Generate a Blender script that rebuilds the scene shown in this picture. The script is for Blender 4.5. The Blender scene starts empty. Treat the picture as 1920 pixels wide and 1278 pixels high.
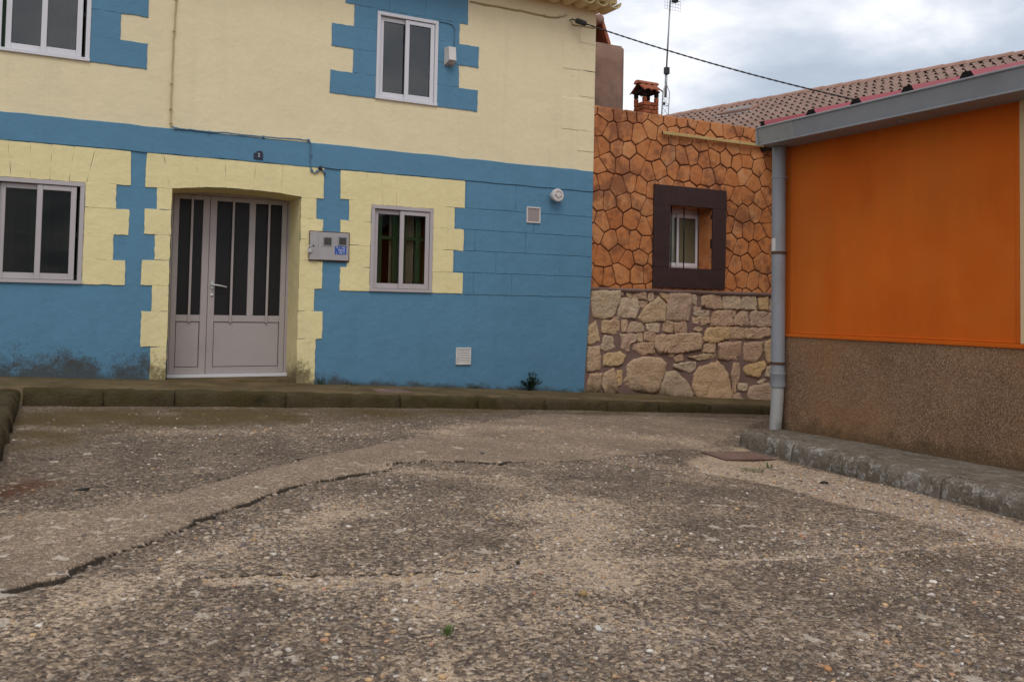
import bpy, bmesh, math, random
import numpy as np
from mathutils import Vector, Matrix
from mathutils.geometry import tessellate_polygon

random.seed(7)
rng = np.random.default_rng(11)
scene = bpy.context.scene
C = scene.collection

# ------------------------------------------------------------------ camera
FPX, PITCH, ROLL, SHIFT, YAW = 1700.0, 0.0425, 0.019, -136.0, math.radians(62.5)
CAM = Vector((0, 0, 1.0))
_F0 = Vector((math.cos(YAW), math.sin(YAW), 0))
_R0 = Vector((math.sin(YAW), -math.cos(YAW), 0))
_Z = Vector((0, 0, 1))
FW = math.cos(PITCH) * _F0 + math.sin(PITCH) * _Z
_U = math.cos(PITCH) * _Z - math.sin(PITCH) * _F0
RT = math.cos(ROLL) * _R0 + math.sin(ROLL) * _U
UP = -math.sin(ROLL) * _R0 + math.cos(ROLL) * _U
cam_data = bpy.data.cameras.new('camera')
cam = bpy.data.objects.new('camera', cam_data)
C.objects.link(cam)
cam.matrix_world = Matrix(((RT.x, UP.x, -FW.x, CAM.x), (RT.y, UP.y, -FW.y, CAM.y), (RT.z, UP.z, -FW.z, CAM.z), (0, 0, 0, 1)))
cam_data.sensor_width = 36
cam_data.lens = FPX * 36 / 1920
cam_data.shift_y = SHIFT / 1920
cam_data.clip_end = 2000
cam_data.dof.use_dof = True
cam_data.dof.focus_distance = 9.5
cam_data.dof.aperture_fstop = 8.0
scene.camera = cam

# ------------------------------------------------------------------ world, sun, exposure
SUN_EL, SUN_AZ = math.radians(52), math.radians(200)     # azimuth: direction the light comes from, from +Y clockwise
world = bpy.data.worlds.new('World')
scene.world = world
world.use_nodes = True
wt = world.node_tree
wt.nodes.clear()


def N(t, kind, **kw):
    n = t.nodes.new(kind)
    for k, v in kw.items():
        if k in n.bl_rna.properties and k != 'inputs':
            setattr(n, k, v)
    return n


def L(t, a, b):
    t.links.new(a, b)


def ramp(t, fac, stops, interp='LINEAR'):
    n = t.nodes.new('ShaderNodeValToRGB')
    n.color_ramp.interpolation = interp
    while len(n.color_ramp.elements) < len(stops):
        n.color_ramp.elements.new(0.5)
    for e, (p, c) in zip(n.color_ramp.elements, stops):
        e.position = p
        e.color = (c, c, c, 1) if isinstance(c, (int, float)) else (*c, 1)
    t.links.new(fac, n.inputs[0])
    return n.outputs[0]


def math_(t, op, a, b=None, c=None, clamp=False):
    n = t.nodes.new('ShaderNodeMath')
    n.operation = op
    n.use_clamp = clamp
    for i, v in enumerate((a, b, c)):
        if v is None:
            continue
        if isinstance(v, (int, float)):
            n.inputs[i].default_value = v
        else:
            t.links.new(v, n.inputs[i])
    return n.outputs[0]


def mix(t, fac, a, b, mode='MIX'):
    n = t.nodes.new('ShaderNodeMix')
    n.data_type = 'RGBA'
    n.blend_type = mode
    n.clamp_factor = True
    for sock, v in ((n.inputs[0], fac), (n.inputs[6], a), (n.inputs[7], b)):
        if isinstance(v, (int, float)):
            sock.default_value = v
        elif isinstance(v, (tuple, list)):
            sock.default_value = (*v[:3], 1)
        else:
            t.links.new(v, sock)
    return n.outputs[2]


def noise(t, vec, scale, detail=4, rough=0.55, dist=0.0, dim='3D'):
    n = t.nodes.new('ShaderNodeTexNoise')
    n.noise_dimensions = dim
    n.inputs['Scale'].default_value = scale
    n.inputs['Detail'].default_value = detail
    n.inputs['Roughness'].default_value = rough
    n.inputs['Distortion'].default_value = dist
    if vec is not None:
        t.links.new(vec, n.inputs['Vector'])
    return n.outputs[0]


def voro(t, vec, scale, feature='F1', dim='3D', rnd=1.0):
    n = t.nodes.new('ShaderNodeTexVoronoi')
    n.voronoi_dimensions = dim
    n.feature = feature
    n.inputs['Scale'].default_value = scale
    n.inputs['Randomness'].default_value = rnd
    t.links.new(vec, n.inputs['Vector'])
    return n


sky = N(wt, 'ShaderNodeTexSky', sky_type='NISHITA')
sky.sun_disc = False
sky.sun_elevation = SUN_EL
sky.sun_rotation = SUN_AZ
geo = N(wt, 'ShaderNodeTexCoord')
sep = N(wt, 'ShaderNodeSeparateXYZ')
L(wt, geo.outputs['Generated'], sep.inputs[0])
den = math_(wt, 'ADD', math_(wt, 'ABSOLUTE', sep.outputs[2]), 0.22)
cmb = N(wt, 'ShaderNodeCombineXYZ')
L(wt, math_(wt, 'DIVIDE', sep.outputs[0], den), cmb.inputs[0])
L(wt, math_(wt, 'DIVIDE', sep.outputs[1], den), cmb.inputs[1])
cmap = N(wt, 'ShaderNodeMapping')
cmap.inputs['Location'].default_value = (5, 8, 0)
L(wt, cmb.outputs[0], cmap.inputs[0])
cn = noise(wt, cmap.outputs[0], 1.55, 7, 0.56, 0.25)
cn2 = noise(wt, cmap.outputs[0], 0.7, 3, 0.5)
cloud_v = math_(wt, 'ADD', math_(wt, 'MULTIPLY', cn, 0.75), math_(wt, 'MULTIPLY', cn2, 0.25))
cloud_col = ramp(wt, cloud_v, [(0.37, (0.44, 0.51, 0.60)), (0.455, (0.59, 0.645, 0.735)), (0.515, (0.79, 0.82, 0.88)), (0.575, (1.04, 1.045, 1.05))])
cloud_mul = N(wt, 'ShaderNodeVectorMath', operation='SCALE')
L(wt, cloud_col, cloud_mul.inputs[0])
cloud_mul.inputs['Scale'].default_value = 9.3
sky_mix = mix(wt, 0.93, sky.outputs[0], cloud_mul.outputs[0])
bg = N(wt, 'ShaderNodeBackground')
bg.inputs['Strength'].default_value = 0.1
L(wt, sky_mix, bg.inputs['Color'])
wout = N(wt, 'ShaderNodeOutputWorld')
L(wt, bg.outputs[0], wout.inputs[0])

sun_data = bpy.data.lights.new('sun', 'SUN')
sun_data.energy = 0.9
sun_data.angle = math.radians(25)
sun_data.color = (1.0, 0.95, 0.88)
sun = bpy.data.objects.new('sun', sun_data)
C.objects.link(sun)
sdir = Vector((math.sin(SUN_AZ) * math.cos(SUN_EL), math.cos(SUN_AZ) * math.cos(SUN_EL), math.sin(SUN_EL)))
sun.rotation_euler = sdir.to_track_quat('Z', 'Y').to_euler()
sun.location = sdir * 40

vs = scene.view_settings
vs.view_transform = 'Standard'
vs.look = 'None'
vs.exposure = 0.3
vs.gamma = 1.0

# ------------------------------------------------------------------ measuring helpers (photo pixel -> point on a real plane)
YF = 10.31      # blue house facade plane
YS = 10.37      # stone house facade plane
XR = 6.5        # orange building wall plane


def ray(x, y):
    return FW + RT * ((x - 960) / FPX) + UP * ((639 - y + SHIFT) / FPX)


def onY(x, y, Y=YF):
    d = ray(x, y)
    return CAM + d * (Y / d.y)


def onX(x, y, X=XR):
    d = ray(x, y)
    return CAM + d * (X / d.x)


def onZ(x, y, Z):
    d = ray(x, y)
    return CAM + d * ((Z - 1.0) / d.z)


def smooth01(v):
    v = np.clip(v, 0, 1)
    return v * v * (3 - 2 * v)


def zG(X, Y=None):
    """road level: falls gently to the right, with a shallow channel along the right-hand kerb"""
    Xc = np.clip(X, -8, 13)
    zv = 0.05 - 0.035 * Xc - 0.0013 * Xc * Xc
    if Y is not None:
        zv = zv - 0.055 * smooth01((Xc - 4.3) / 1.1) * (1 - smooth01((Y - 6.5) / 1.2))
    return zv


def kerb_h(X):
    return np.clip(0.15 - 0.006 * X, 0.09, 0.16)


def onG(x, y, off=0.0):
    d = ray(x, y)
    t = 8.0
    for _ in range(60):
        P = CAM + d * t
        t = (float(zG(P.x, P.y)) + off - 1.0) / d.z
    return CAM + d * t


# ------------------------------------------------------------------ object helpers
def put(o, parent=None):
    C.objects.link(o)
    if parent is not None:
        o.parent = parent
        o.matrix_parent_inverse = PW[parent.name].inverted()
    return o


PW = {}


def thing(name, loc, label, cat, group=None):
    o = bpy.data.objects.new(name, None)
    o.empty_display_size = 0.2
    o.location = loc
    C.objects.link(o)
    PW[o.name] = Matrix.Translation(Vector(loc))
    tag(o, label, cat, group)
    return o


def tag(o, label=None, cat=None, group=None, kind=None):
    if label:
        o['label'] = label
    if cat:
        o['category'] = cat
    if group:
        o['group'] = group
    if kind:
        o['kind'] = kind
    return o


def mk(name, verts, faces, mat, parent=None, smooth=False):
    me = bpy.data.meshes.new(name)
    me.from_pydata([tuple(v) for v in verts], [], faces)
    me.validate()
    bm = bmesh.new()
    bm.from_mesh(me)
    bmesh.ops.recalc_face_normals(bm, faces=bm.faces)
    bm.to_mesh(me)
    bm.free()
    if smooth:
        me.polygons.foreach_set('use_smooth', [True] * len(me.polygons))
    me.materials.append(mat)
    o = bpy.data.objects.new(name, me)
    put(o, parent)
    PW[o.name] = Matrix.Identity(4)
    return o


class MB:
    """collects shapes for one mesh"""
    def __init__(s):
        s.v, s.f = [], []

    def add(s, v, f):
        b = len(s.v)
        s.v += [Vector(p) for p in v]
        s.f += [tuple(b + i for i in q) for q in f]
        return s

    def hexa(s, p):
        """8 points: 0-3 front ring, 4-7 back ring"""
        return s.add(p, [(0, 1, 2, 3), (7, 6, 5, 4), (0, 4, 5, 1), (1, 5, 6, 2), (2, 6, 7, 3), (3, 7, 4, 0)])

    def box(s, x0, x1, y0, y1, z0, z1):
        return s.hexa([(x0, y0, z0), (x1, y0, z0), (x1, y0, z1), (x0, y0, z1), (x0, y1, z0), (x1, y1, z0), (x1, y1, z1), (x0, y1, z1)])

    def bbox(s, x0, x1, y0, y1, z0, z1, b=0.006):
        """box with chamfered front (-Y) and side edges kept cheap: chamfer all via 2 rings"""
        bm = bmesh.new()
        bmesh.ops.create_cube(bm, size=1)
        for v in bm.verts:
            v.co = Vector(((x0 + x1) / 2 + v.co.x * (x1 - x0), (y0 + y1) / 2 + v.co.y * (y1 - y0), (z0 + z1) / 2 + v.co.z * (z1 - z0)))
        bmesh.ops.bevel(bm, geom=list(bm.edges), offset=b, segments=1, affect='EDGES')
        bm.verts.index_update()
        s.add([v.co.copy() for v in bm.verts], [[v.index for v in f.verts] for f in bm.faces])
        bm.free()
        return s

    def tube(s, pts, r, n=8, cap=True):
        pts = [Vector(p) for p in pts]
        rs = r if isinstance(r, (list, tuple)) else [r] * len(pts)
        base = len(s.v)
        ref = None
        for i, p in enumerate(pts):
            d = (pts[min(i + 1, len(pts) - 1)] - pts[max(i - 1, 0)]).normalized()
            if ref is None:
                ref = Vector((0, 0, 1)) if abs(d.z) < 0.9 else Vector((1, 0, 0))
            a = d.cross(ref).normalized()
            b = d.cross(a).normalized()
            ref = a.cross(d).normalized() if abs(a.cross(d).dot(d)) < 0.5 else ref
            for k in range(n):
                t = 2 * math.pi * k / n
                s.v.append(p + (a * math.cos(t) + b * math.sin(t)) * rs[i])
        for i in range(len(pts) - 1):
            for k in range(n):
                s.f.append((base + i * n + k, base + i * n + (k + 1) % n, base + (i + 1) * n + (k + 1) % n, base + (i + 1) * n + k))
        if cap:
            s.f.append(tuple(base + k for k in range(n))[::-1])
            s.f.append(tuple(base + (len(pts) - 1) * n + k for k in range(n)))
        return s

    def lathe(s, origin, axis, prof, n=24):
        """prof: list of (radius, height along axis)"""
        origin = Vector(origin)
        axis = Vector(axis).normalized()
        a = axis.orthogonal().normalized()
        b = axis.cross(a)
        base = len(s.v)
        for r, h in prof:
            for k in range(n):
                t = 2 * math.pi * k / n
                s.v.append(origin + axis * h + (a * math.cos(t) + b * math.sin(t)) * r)
        for i in range(len(prof) - 1):
            for k in range(n):
                s.f.append((base + i * n + k, base + i * n + (k + 1) % n, base + (i + 1) * n + (k + 1) % n, base + (i + 1) * n + k))
        s.f.append(tuple(base + k for k in range(n))[::-1])
        s.f.append(tuple(base + (len(prof) - 1) * n + k for k in range(n)))
        return s

    def build(s, name, mat, parent=None, smooth=False):
        return mk(name, s.v, s.f, mat, parent, smooth)


def smooth_by_angle(o, deg=40):
    me = o.data
    me.polygons.foreach_set('use_smooth', [True] * len(me.polygons))
    bm = bmesh.new()
    bm.from_mesh(me)
    for e in bm.edges:
        if len(e.link_faces) == 2:
            e.smooth = e.calc_face_angle(0) < math.radians(deg)
    bm.to_mesh(me)
    bm.free()
    return o


# ------------------------------------------------------------------ materials
MATS = {}


def new_mat(name):
    m = bpy.data.materials.new(name)
    m.use_nodes = True
    t = m.node_tree
    t.nodes.clear()
    out = t.nodes.new('ShaderNodeOutputMaterial')
    b = t.nodes.new('ShaderNodeBsdfPrincipled')
    t.links.new(b.outputs[0], out.inputs[0])
    MATS[name] = m
    return m, t, b, out


def position(t):
    g = t.nodes.new('ShaderNodeNewGeometry')
    return g.outputs['Position']


def objvec(t):
    g = t.nodes.new('ShaderNodeTexCoord')
    return g.outputs['Object']


def set_in(t, b, name, v):
    s = b.inputs[name]
    if isinstance(v, (int, float)):
        s.default_value = v
    elif isinstance(v, (tuple, list)):
        s.default_value = (*v[:3], 1)
    else:
        t.links.new(v, s)


def bump(t, b, h, strength=0.3, dist=0.01):
    n = t.nodes.new('ShaderNodeBump')
    n.inputs['Strength'].default_value = strength
    n.inputs['Distance'].default_value = dist
    t.links.new(h, n.inputs['Height'])
    t.links.new(n.outputs[0], b.inputs['Normal'])
    return n


def scale_col(t, col, fac):
    n = t.nodes.new('ShaderNodeVectorMath')
    n.operation = 'SCALE'
    if isinstance(col, (tuple, list)):
        n.inputs[0].default_value = col[:3]
    else:
        t.links.new(col, n.inputs[0])
    if isinstance(fac, (int, float)):
        n.inputs['Scale'].default_value = fac
    else:
        t.links.new(fac, n.inputs['Scale'])
    return n.outputs[0]


def height_over_pavement(t, pos):
    sx = t.nodes.new('ShaderNodeSeparateXYZ')
    t.links.new(pos, sx.inputs[0])
    x = sx.outputs[0]
    zs = math_(t, 'ADD', math_(t, 'MULTIPLY', x, -0.041), math_(t, 'MULTIPLY', math_(t, 'MULTIPLY', x, x), -0.0013))
    return math_(t, 'SUBTRACT', math_(t, 'SUBTRACT', sx.outputs[2], zs), 0.20), x


def paint_mat(name, col, mould=1.0, stain=(0.034, 0.026, 0.010), var=0.10, relief=0.5):
    m, t, b, out = new_mat(name)
    pos = position(t)
    big = noise(t, pos, 0.9, 4, 0.6)
    mid = noise(t, pos, 5.0, 5, 0.6)
    fine = noise(t, pos, 60, 3, 0.6)
    v = math_(t, 'ADD', math_(t, 'MULTIPLY', math_(t, 'SUBTRACT', big, 0.5), var * 1.8), math_(t, 'MULTIPLY', math_(t, 'SUBTRACT', mid, 0.5), var))
    c = scale_col(t, col, math_(t, 'ADD', v, 1.0))
    # faint vertical rain streaks of grime
    mp = t.nodes.new('ShaderNodeMapping')
    mp.inputs['Scale'].default_value = (5.0, 5.0, 0.35)
    t.links.new(pos, mp.inputs[0])
    st = noise(t, mp.outputs[0], 1.6, 5, 0.65)
    c = mix(t, math_(t, 'MULTIPLY', ramp(t, st, [(0.52, 0.0), (0.8, 1.0)]), 0.16), c, tuple(x * 0.55 for x in col))
    if mould:
        h, x = height_over_pavement(t, pos)
        # more mould on the left of the house (damp corner)
        lim = math_(t, 'ADD', math_(t, 'MULTIPLY', math_(t, 'SUBTRACT', 3.3, x), 0.35, clamp=True), 0.10)
        lim = math_(t, 'MINIMUM', lim, 0.36)
        mv = t.nodes.new('ShaderNodeMapping')
        mv.inputs['Scale'].default_value = (0.8, 0.8, 1.0)
        t.links.new(pos, mv.inputs[0])
        nn = noise(t, mv.outputs[0], 5.5, 8, 0.76, 0.4)
        nn2 = noise(t, pos, 2.3, 4, 0.6)
        nn3 = noise(t, pos, 48, 4, 0.7)
        g = math_(t, 'DIVIDE', h, lim)
        val = math_(t, 'ADD', math_(t, 'ADD', nn, math_(t, 'MULTIPLY', nn2, 0.55)), math_(t, 'MULTIPLY', nn3, 0.55))
        val = math_(t, 'SUBTRACT', val, math_(t, 'MULTIPLY', g, 0.40))
        mk_ = ramp(t, val, [(0.76, 0.0), (1.08, 1.0)])
        c = mix(t, math_(t, 'MULTIPLY', mk_, 0.97 * mould), c, mix(t, nn2, stain, (stain[0] * 2.2, stain[1] * 1.8, stain[2] * 1.1)))
        # broad dull damp tint low on the wall
        damp = ramp(t, math_(t, 'ADD', h, math_(t, 'MULTIPLY', math_(t, 'SUBTRACT', mid, 0.5), 0.35)), [(0.0, 1.0), (0.55, 0.0)])
        c = mix(t, math_(t, 'MULTIPLY', damp, 0.28), c, tuple(x * 0.72 for x in col))
    set_in(t, b, 'Base Color', c)
    b.inputs['Roughness'].default_value = 0.82
    b.inputs['Specular IOR Level'].default_value = 0.25
    hgt = math_(t, 'ADD', math_(t, 'ADD', math_(t, 'MULTIPLY', noise(t, pos, 3.2, 4, 0.55), 1.0), math_(t, 'MULTIPLY', noise(t, pos, 14, 4, 0.6), 0.33)), math_(t, 'MULTIPLY', fine, 0.06))
    bump(t, b, hgt, relief, 0.03)
    return m


def simple_mat(name, col, rough=0.6, metal=0.0, var=0.12, scale=12, bmp=0.15, spec=0.4, dirt=None, dirt_amt=0.5, obj=False, rand=0.0):
    m, t, b, out = new_mat(name)
    pos = objvec(t) if obj else position(t)
    n1 = noise(t, pos, scale, 5, 0.6)
    n2 = noise(t, pos, scale * 0.17, 3, 0.5)
    f = math_(t, 'ADD', 1.0, math_(t, 'ADD', math_(t, 'MULTIPLY', math_(t, 'SUBTRACT', n1, 0.5), var * 2), math_(t, 'MULTIPLY', math_(t, 'SUBTRACT', n2, 0.5), var * 2)))
    if rand:
        oi = t.nodes.new('ShaderNodeObjectInfo')
        f = math_(t, 'ADD', f, math_(t, 'MULTIPLY', math_(t, 'SUBTRACT', oi.outputs['Random'], 0.5), rand * 2))
    c = scale_col(t, col, f)
    if dirt:
        d = noise(t, pos, scale * 0.6, 6, 0.68)
        c = mix(t, math_(t, 'MULTIPLY', ramp(t, d, [(0.5, 0.0), (0.68, 1.0)]), dirt_amt), c, dirt)
    set_in(t, b, 'Base Color', c)
    b.inputs['Roughness'].default_value = rough
    b.inputs['Metallic'].default_value = metal
    b.inputs['Specular IOR Level'].default_value = spec
    if bmp:
        bump(t, b, n1, bmp, 0.01)
    return m


CREAM = paint_mat('cream_paint', (0.75, 0.64, 0.415), var=0.08)
CREAM_LOW = paint_mat('pale_yellow_paint', (0.76, 0.65, 0.35), var=0.09, relief=0.6)
BLUE = paint_mat('blue_paint', (0.100, 0.228, 0.340), var=0.11, relief=0.55)
CREAM_EAVE = paint_mat('eave_cream_paint', (0.72, 0.58, 0.32), mould=0, var=0.12)
ALU = simple_mat('lacquered_white_aluminium', (0.62, 0.61, 0.64), 0.35, 0, 0.05, 9, 0.0, 0.5)
ALU_MAUVE = simple_mat('faded_lilac_grey_aluminium', (0.43, 0.385, 0.385), 0.38, 0, 0.06, 9, 0.02, 0.5)
DOORM = simple_mat('door_lilac_grey_lacquer', (0.375, 0.325, 0.315), 0.42, 0, 0.07, 5, 0.03, 0.5, dirt=(0.22, 0.19, 0.16), dirt_amt=0.15)
SEAL = simple_mat('black_rubber_seal', (0.012, 0.012, 0.012), 0.6, 0, 0.1, 20, 0.0)
DARK = simple_mat('dark_interior', (0.018, 0.016, 0.013), 0.9, 0, 0.1, 4, 0.0, 0.1)
GREENW = simple_mat('dark_green_painted_wood', (0.035, 0.10, 0.045), 0.5, 0, 0.15, 14, 0.05)
CURTAIN = simple_mat('brownish_net_curtain', (0.36, 0.30, 0.24), 0.9, 0, 0.2, 22, 0.1)
YREV = simple_mat('ochre_reveal', (0.30, 0.22, 0.06), 0.8, 0, 0.1, 9, 0.05)
STEEL = simple_mat('brushed_steel', (0.55, 0.55, 0.55), 0.35, 0.9, 0.08, 20, 0.02)
METERM = simple_mat('grey_meter_cabinet', (0.37, 0.345, 0.345), 0.5, 0, 0.07, 16, 0.03, 0.4, dirt=(0.25, 0.21, 0.17), dirt_amt=0.25)
RUST = simple_mat('rusty_edge', (0.10, 0.055, 0.035), 0.85, 0.2, 0.3, 40, 0.2)
BLACKPL = simple_mat('black_plastic', (0.02, 0.02, 0.022), 0.5, 0, 0.15, 20, 0.02)
GREYCABLE = simple_mat('painted_cable', (0.46, 0.37, 0.20), 0.7, 0, 0.25, 10, 0.05)
BLUECABLE = simple_mat('blue_painted_cable', (0.10, 0.19, 0.27), 0.7, 0, 0.25, 10, 0.05)
GUTTER = simple_mat('grey_painted_gutter', (0.255, 0.265, 0.285), 0.48, 0, 0.06, 2.5, 0.03, 0.4, dirt=(0.13, 0.13, 0.13), dirt_amt=0.3)
PIPE = simple_mat('grey_pvc_pipe', (0.25, 0.26, 0.285), 0.45, 0, 0.06, 6, 0.02, 0.4, dirt=(0.17, 0.16, 0.14), dirt_amt=0.35)
PIPE_LO = simple_mat('pale_grey_pvc_shoe', (0.36, 0.355, 0.34), 0.5, 0, 0.08, 6, 0.02, 0.4, dirt=(0.08, 0.075, 0.06), dirt_amt=0.55)
REDSHEET = simple_mat('dark_red_lacquered_sheet', (0.29, 0.045, 0.06), 0.4, 0, 0.10, 3, 0.03, 0.45, dirt=(0.16, 0.06, 0.05), dirt_amt=0.35)
FOAM = simple_mat('black_foam_closure', (0.015, 0.014, 0.012), 0.95, 0, 0.2, 60, 0.3, 0.1)
BROWNFRAME = simple_mat('dark_brown_scored_render', (0.043, 0.022, 0.021), 0.75, 0, 0.25, 22, 0.5, 0.25)
IRON = simple_mat('black_iron', (0.012, 0.012, 0.013), 0.5, 0.3, 0.1, 20, 0.02)
GASP = simple_mat('ochre_painted_pipe', (0.46, 0.31, 0.12), 0.55, 0, 0.12, 12, 0.03, 0.35, dirt=(0.2, 0.12, 0.05), dirt_amt=0.4)
PLASTER = simple_mat('weathered_pinkish_plaster', (0.27, 0.165, 0.125), 0.9, 0, 0.28, 5, 0.35, 0.15, dirt=(0.12, 0.10, 0.085), dirt_amt=0.6)
TERRA = simple_mat('terracotta_tile', (0.36, 0.115, 0.06), 0.8, 0, 0.25, 14, 0.25, 0.2, dirt=(0.12, 0.07, 0.05), dirt_amt=0.5)
BRICK = simple_mat('orange_red_brick', (0.30, 0.088, 0.040), 0.88, 0, 0.25, 20, 0.35, 0.15, rand=0.22)
SOOT = simple_mat('sooty_brick', (0.03, 0.02, 0.017), 0.92, 0, 0.4, 18, 0.3, 0.1, rand=0.2)
MORTAR_D = simple_mat('dark_chimney_mortar', (0.07, 0.05, 0.04), 0.95, 0, 0.2, 30, 0.3, 0.1)
GALV = simple_mat('galvanised_steel', (0.30, 0.31, 0.32), 0.45, 0.7, 0.1, 15, 0.02)
WHITEPL = simple_mat('white_weathered_plastic', (0.60, 0.565, 0.54), 0.5, 0, 0.08, 18, 0.03, 0.4, dirt=(0.35, 0.31, 0.28), dirt_amt=0.35)
GREYPL = simple_mat('taupe_vent_mesh', (0.30, 0.25, 0.235), 0.7, 0, 0.1, 30, 0.1)
NAVY = simple_mat('navy_enamel', (0.015, 0.017, 0.04), 0.35, 0, 0.15, 30, 0.03)
PALE = simple_mat('pale_print', (0.62, 0.62, 0.66), 0.5, 0, 0.1, 30, 0.0)
STICKBLUE = simple_mat('blue_sticker', (0.015, 0.07, 0.36), 0.5, 0, 0.08, 30, 0.0)
PANEWIN = simple_mat('grimy_meter_window', (0.055, 0.05, 0.042), 0.3, 0, 0.25, 30, 0.05)
RUSTLID = simple_mat('rust_brown_cast_cover', (0.17, 0.10, 0.08), 0.8, 0.1, 0.22, 18, 0.3, 0.25, dirt=(0.30, 0.225, 0.155), dirt_amt=0.9)
LEAF = simple_mat('dark_green_leaf', (0.028, 0.055, 0.025), 0.55, 0, 0.3, 25, 0.05)
GRASSM = simple_mat('fresh_grass_blade', (0.08, 0.13, 0.03), 0.6, 0, 0.3, 25, 0.02)
CREAMSTRIP = simple_mat('cream_pilaster_paint', (0.60, 0.45, 0.26), 0.8, 0, 0.06, 5, 0.1)
OCHREWALL = simple_mat('back_house_render', (0.42, 0.33, 0.22), 0.9, 0, 0.1, 4, 0.2)


def glass_mat(name, tint, refl):
    m, t, b, out = new_mat(name)
    t.nodes.remove(b)
    tr = t.nodes.new('ShaderNodeBsdfTransparent')
    tr.inputs[0].default_value = (*tint, 1)
    gl = t.nodes.new('ShaderNodeBsdfGlossy')
    gl.inputs['Roughness'].default_value = 0.015
    gl.inputs[0].default_value = (1, 1, 1, 1)
    fr = t.nodes.new('ShaderNodeFresnel')
    fr.inputs[0].default_value = 1.5
    pos = position(t)
    bm_ = t.nodes.new('ShaderNodeBump')
    bm_.inputs['Strength'].default_value = 0.06
    bm_.inputs['Distance'].default_value = 0.02
    t.links.new(noise(t, pos, 2.5, 2, 0.5), bm_.inputs['Height'])
    t.links.new(bm_.outputs[0], gl.inputs['Normal'])
    ms = t.nodes.new('ShaderNodeMixShader')
    t.links.new(math_(t, 'MULTIPLY', fr.outputs[0], refl, clamp=True), ms.inputs[0])
    t.links.new(tr.outputs[0], ms.inputs[1])
    t.links.new(gl.outputs[0], ms.inputs[2])
    t.links.new(ms.outputs[0], out.inputs[0])
    return m


GLASS = glass_mat('window_glass', (0.40, 0.43, 0.46), 1.55)
GLASS_LO = glass_mat('dim_window_glass', (0.78, 0.80, 0.76), 0.45)
GLASS_DIM = glass_mat('smoky_window_glass', (0.42, 0.43, 0.40), 0.35)
GLASS_DOOR = simple_mat('dark_obscured_door_glass', (0.014, 0.013, 0.013), 0.42, 0, 0.1, 60, 0.15, 0.22)


def orange_mat():
    m, t, b, out = new_mat('orange_render')
    pos = position(t)
    mp = t.nodes.new('ShaderNodeMapping')
    mp.inputs['Scale'].default_value = (3, 3, 0.5)
    t.links.new(pos, mp.inputs[0])
    n1 = noise(t, mp.outputs[0], 1.3, 5, 0.6)
    n2 = noise(t, pos, 1.2, 4, 0.55)
    c = scale_col(t, (0.565, 0.112, 0.008), math_(t, 'ADD', 0.64, math_(t, 'ADD', math_(t, 'MULTIPLY', n1, 0.32), math_(t, 'MULTIPLY', n2, 0.38))))
    fade = ramp(t, noise(t, pos, 0.8, 5, 0.6, 0.6), [(0.45, 0.0), (0.72, 1.0)])
    c = mix(t, math_(t, 'MULTIPLY', fade, 0.28), c, (0.60, 0.20, 0.035))
    sx = t.nodes.new('ShaderNodeSeparateXYZ')
    t.links.new(pos, sx.inputs[0])
    edge = math_(t, 'SUBTRACT', math_(t, 'ADD', sx.outputs[1], math_(t, 'MULTIPLY', math_(t, 'SUBTRACT', noise(t, mp.outputs[0], 2.0, 5, 0.65), 0.5), 0.5)), 6.1)
    c = mix(t, math_(t, 'MULTIPLY', ramp(t, edge, [(0.0, 0.0), (0.12, 1.0)]), 0.35), c, (0.46, 0.135, 0.02))
    spots = voro(t, pos, 2.2)
    c = mix(t, math_(t, 'MULTIPLY', ramp(t, spots.outputs['Distance'], [(0.008, 1.0), (0.022, 0.0)]), 0.6), c, (0.2, 0.05, 0.01))
    set_in(t, b, 'Base Color', c)
    b.inputs['Roughness'].default_value = 0.85
    b.inputs['Specular IOR Level'].default_value = 0.2
    bump(t, b, math_(t, 'ADD', noise(t, pos, 130, 3, 0.6), math_(t, 'MULTIPLY', noise(t, pos, 2.0, 3, 0.5), 3.0)), 0.22, 0.008)
    return m


def pebbledash_mat():
    m, t, b, out = new_mat('brown_pebbledash')
    pos = position(t)
    v = voro(t, pos, 150)
    cells = ramp(t, math_(t, 'FRACT', math_(t, 'MULTIPLY', noise(t, v.outputs['Position'], 900, 0, 0), 7.0)),
                 [(0.0, (0.20, 0.11, 0.065)), (0.35, (0.30, 0.17, 0.095)), (0.65, (0.38, 0.225, 0.125)), (0.85, (0.44, 0.29, 0.18)), (1.0, (0.58, 0.44, 0.32))])
    big = noise(t, pos, 1.4, 4, 0.6)
    c = mix(t, ramp(t, v.outputs['Distance'], [(0.34, 0.0), (0.75, 0.85)]), cells, (0.11, 0.06, 0.036))
    c = mix(t, math_(t, 'MULTIPLY', ramp(t, noise(t, pos, 1.1, 5, 0.62), [(0.42, 0.0), (0.68, 1.0)]), 0.4), c, (0.34, 0.165, 0.06))
    c = scale_col(t, c, math_(t, 'ADD', 0.72, math_(t, 'MULTIPLY', big, 0.5)))
    # moss and dirt at the foot
    sx = t.nodes.new('ShaderNodeSeparateXYZ')
    t.links.new(pos, sx.inputs[0])
    low = math_(t, 'ADD', math_(t, 'MULTIPLY', math_(t, 'ADD', sx.outputs[2], 0.13), 3.2), math_(t, 'MULTIPLY', math_(t, 'SUBTRACT', noise(t, pos, 6, 5, 0.65), 0.5), 1.6))
    c = mix(t, math_(t, 'MULTIPLY', ramp(t, low, [(0.0, 1.0), (0.45, 0.0)]), 0.55), c, (0.055, 0.042, 0.018))
    set_in(t, b, 'Base Color', c)
    b.inputs['Roughness'].default_value = 0.9
    b.inputs['Specular IOR Level'].default_value = 0.2
    bump(t, b, math_(t, 'SUBTRACT', 1.0, v.outputs['Distance']), 0.8, 0.008)
    return m


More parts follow.
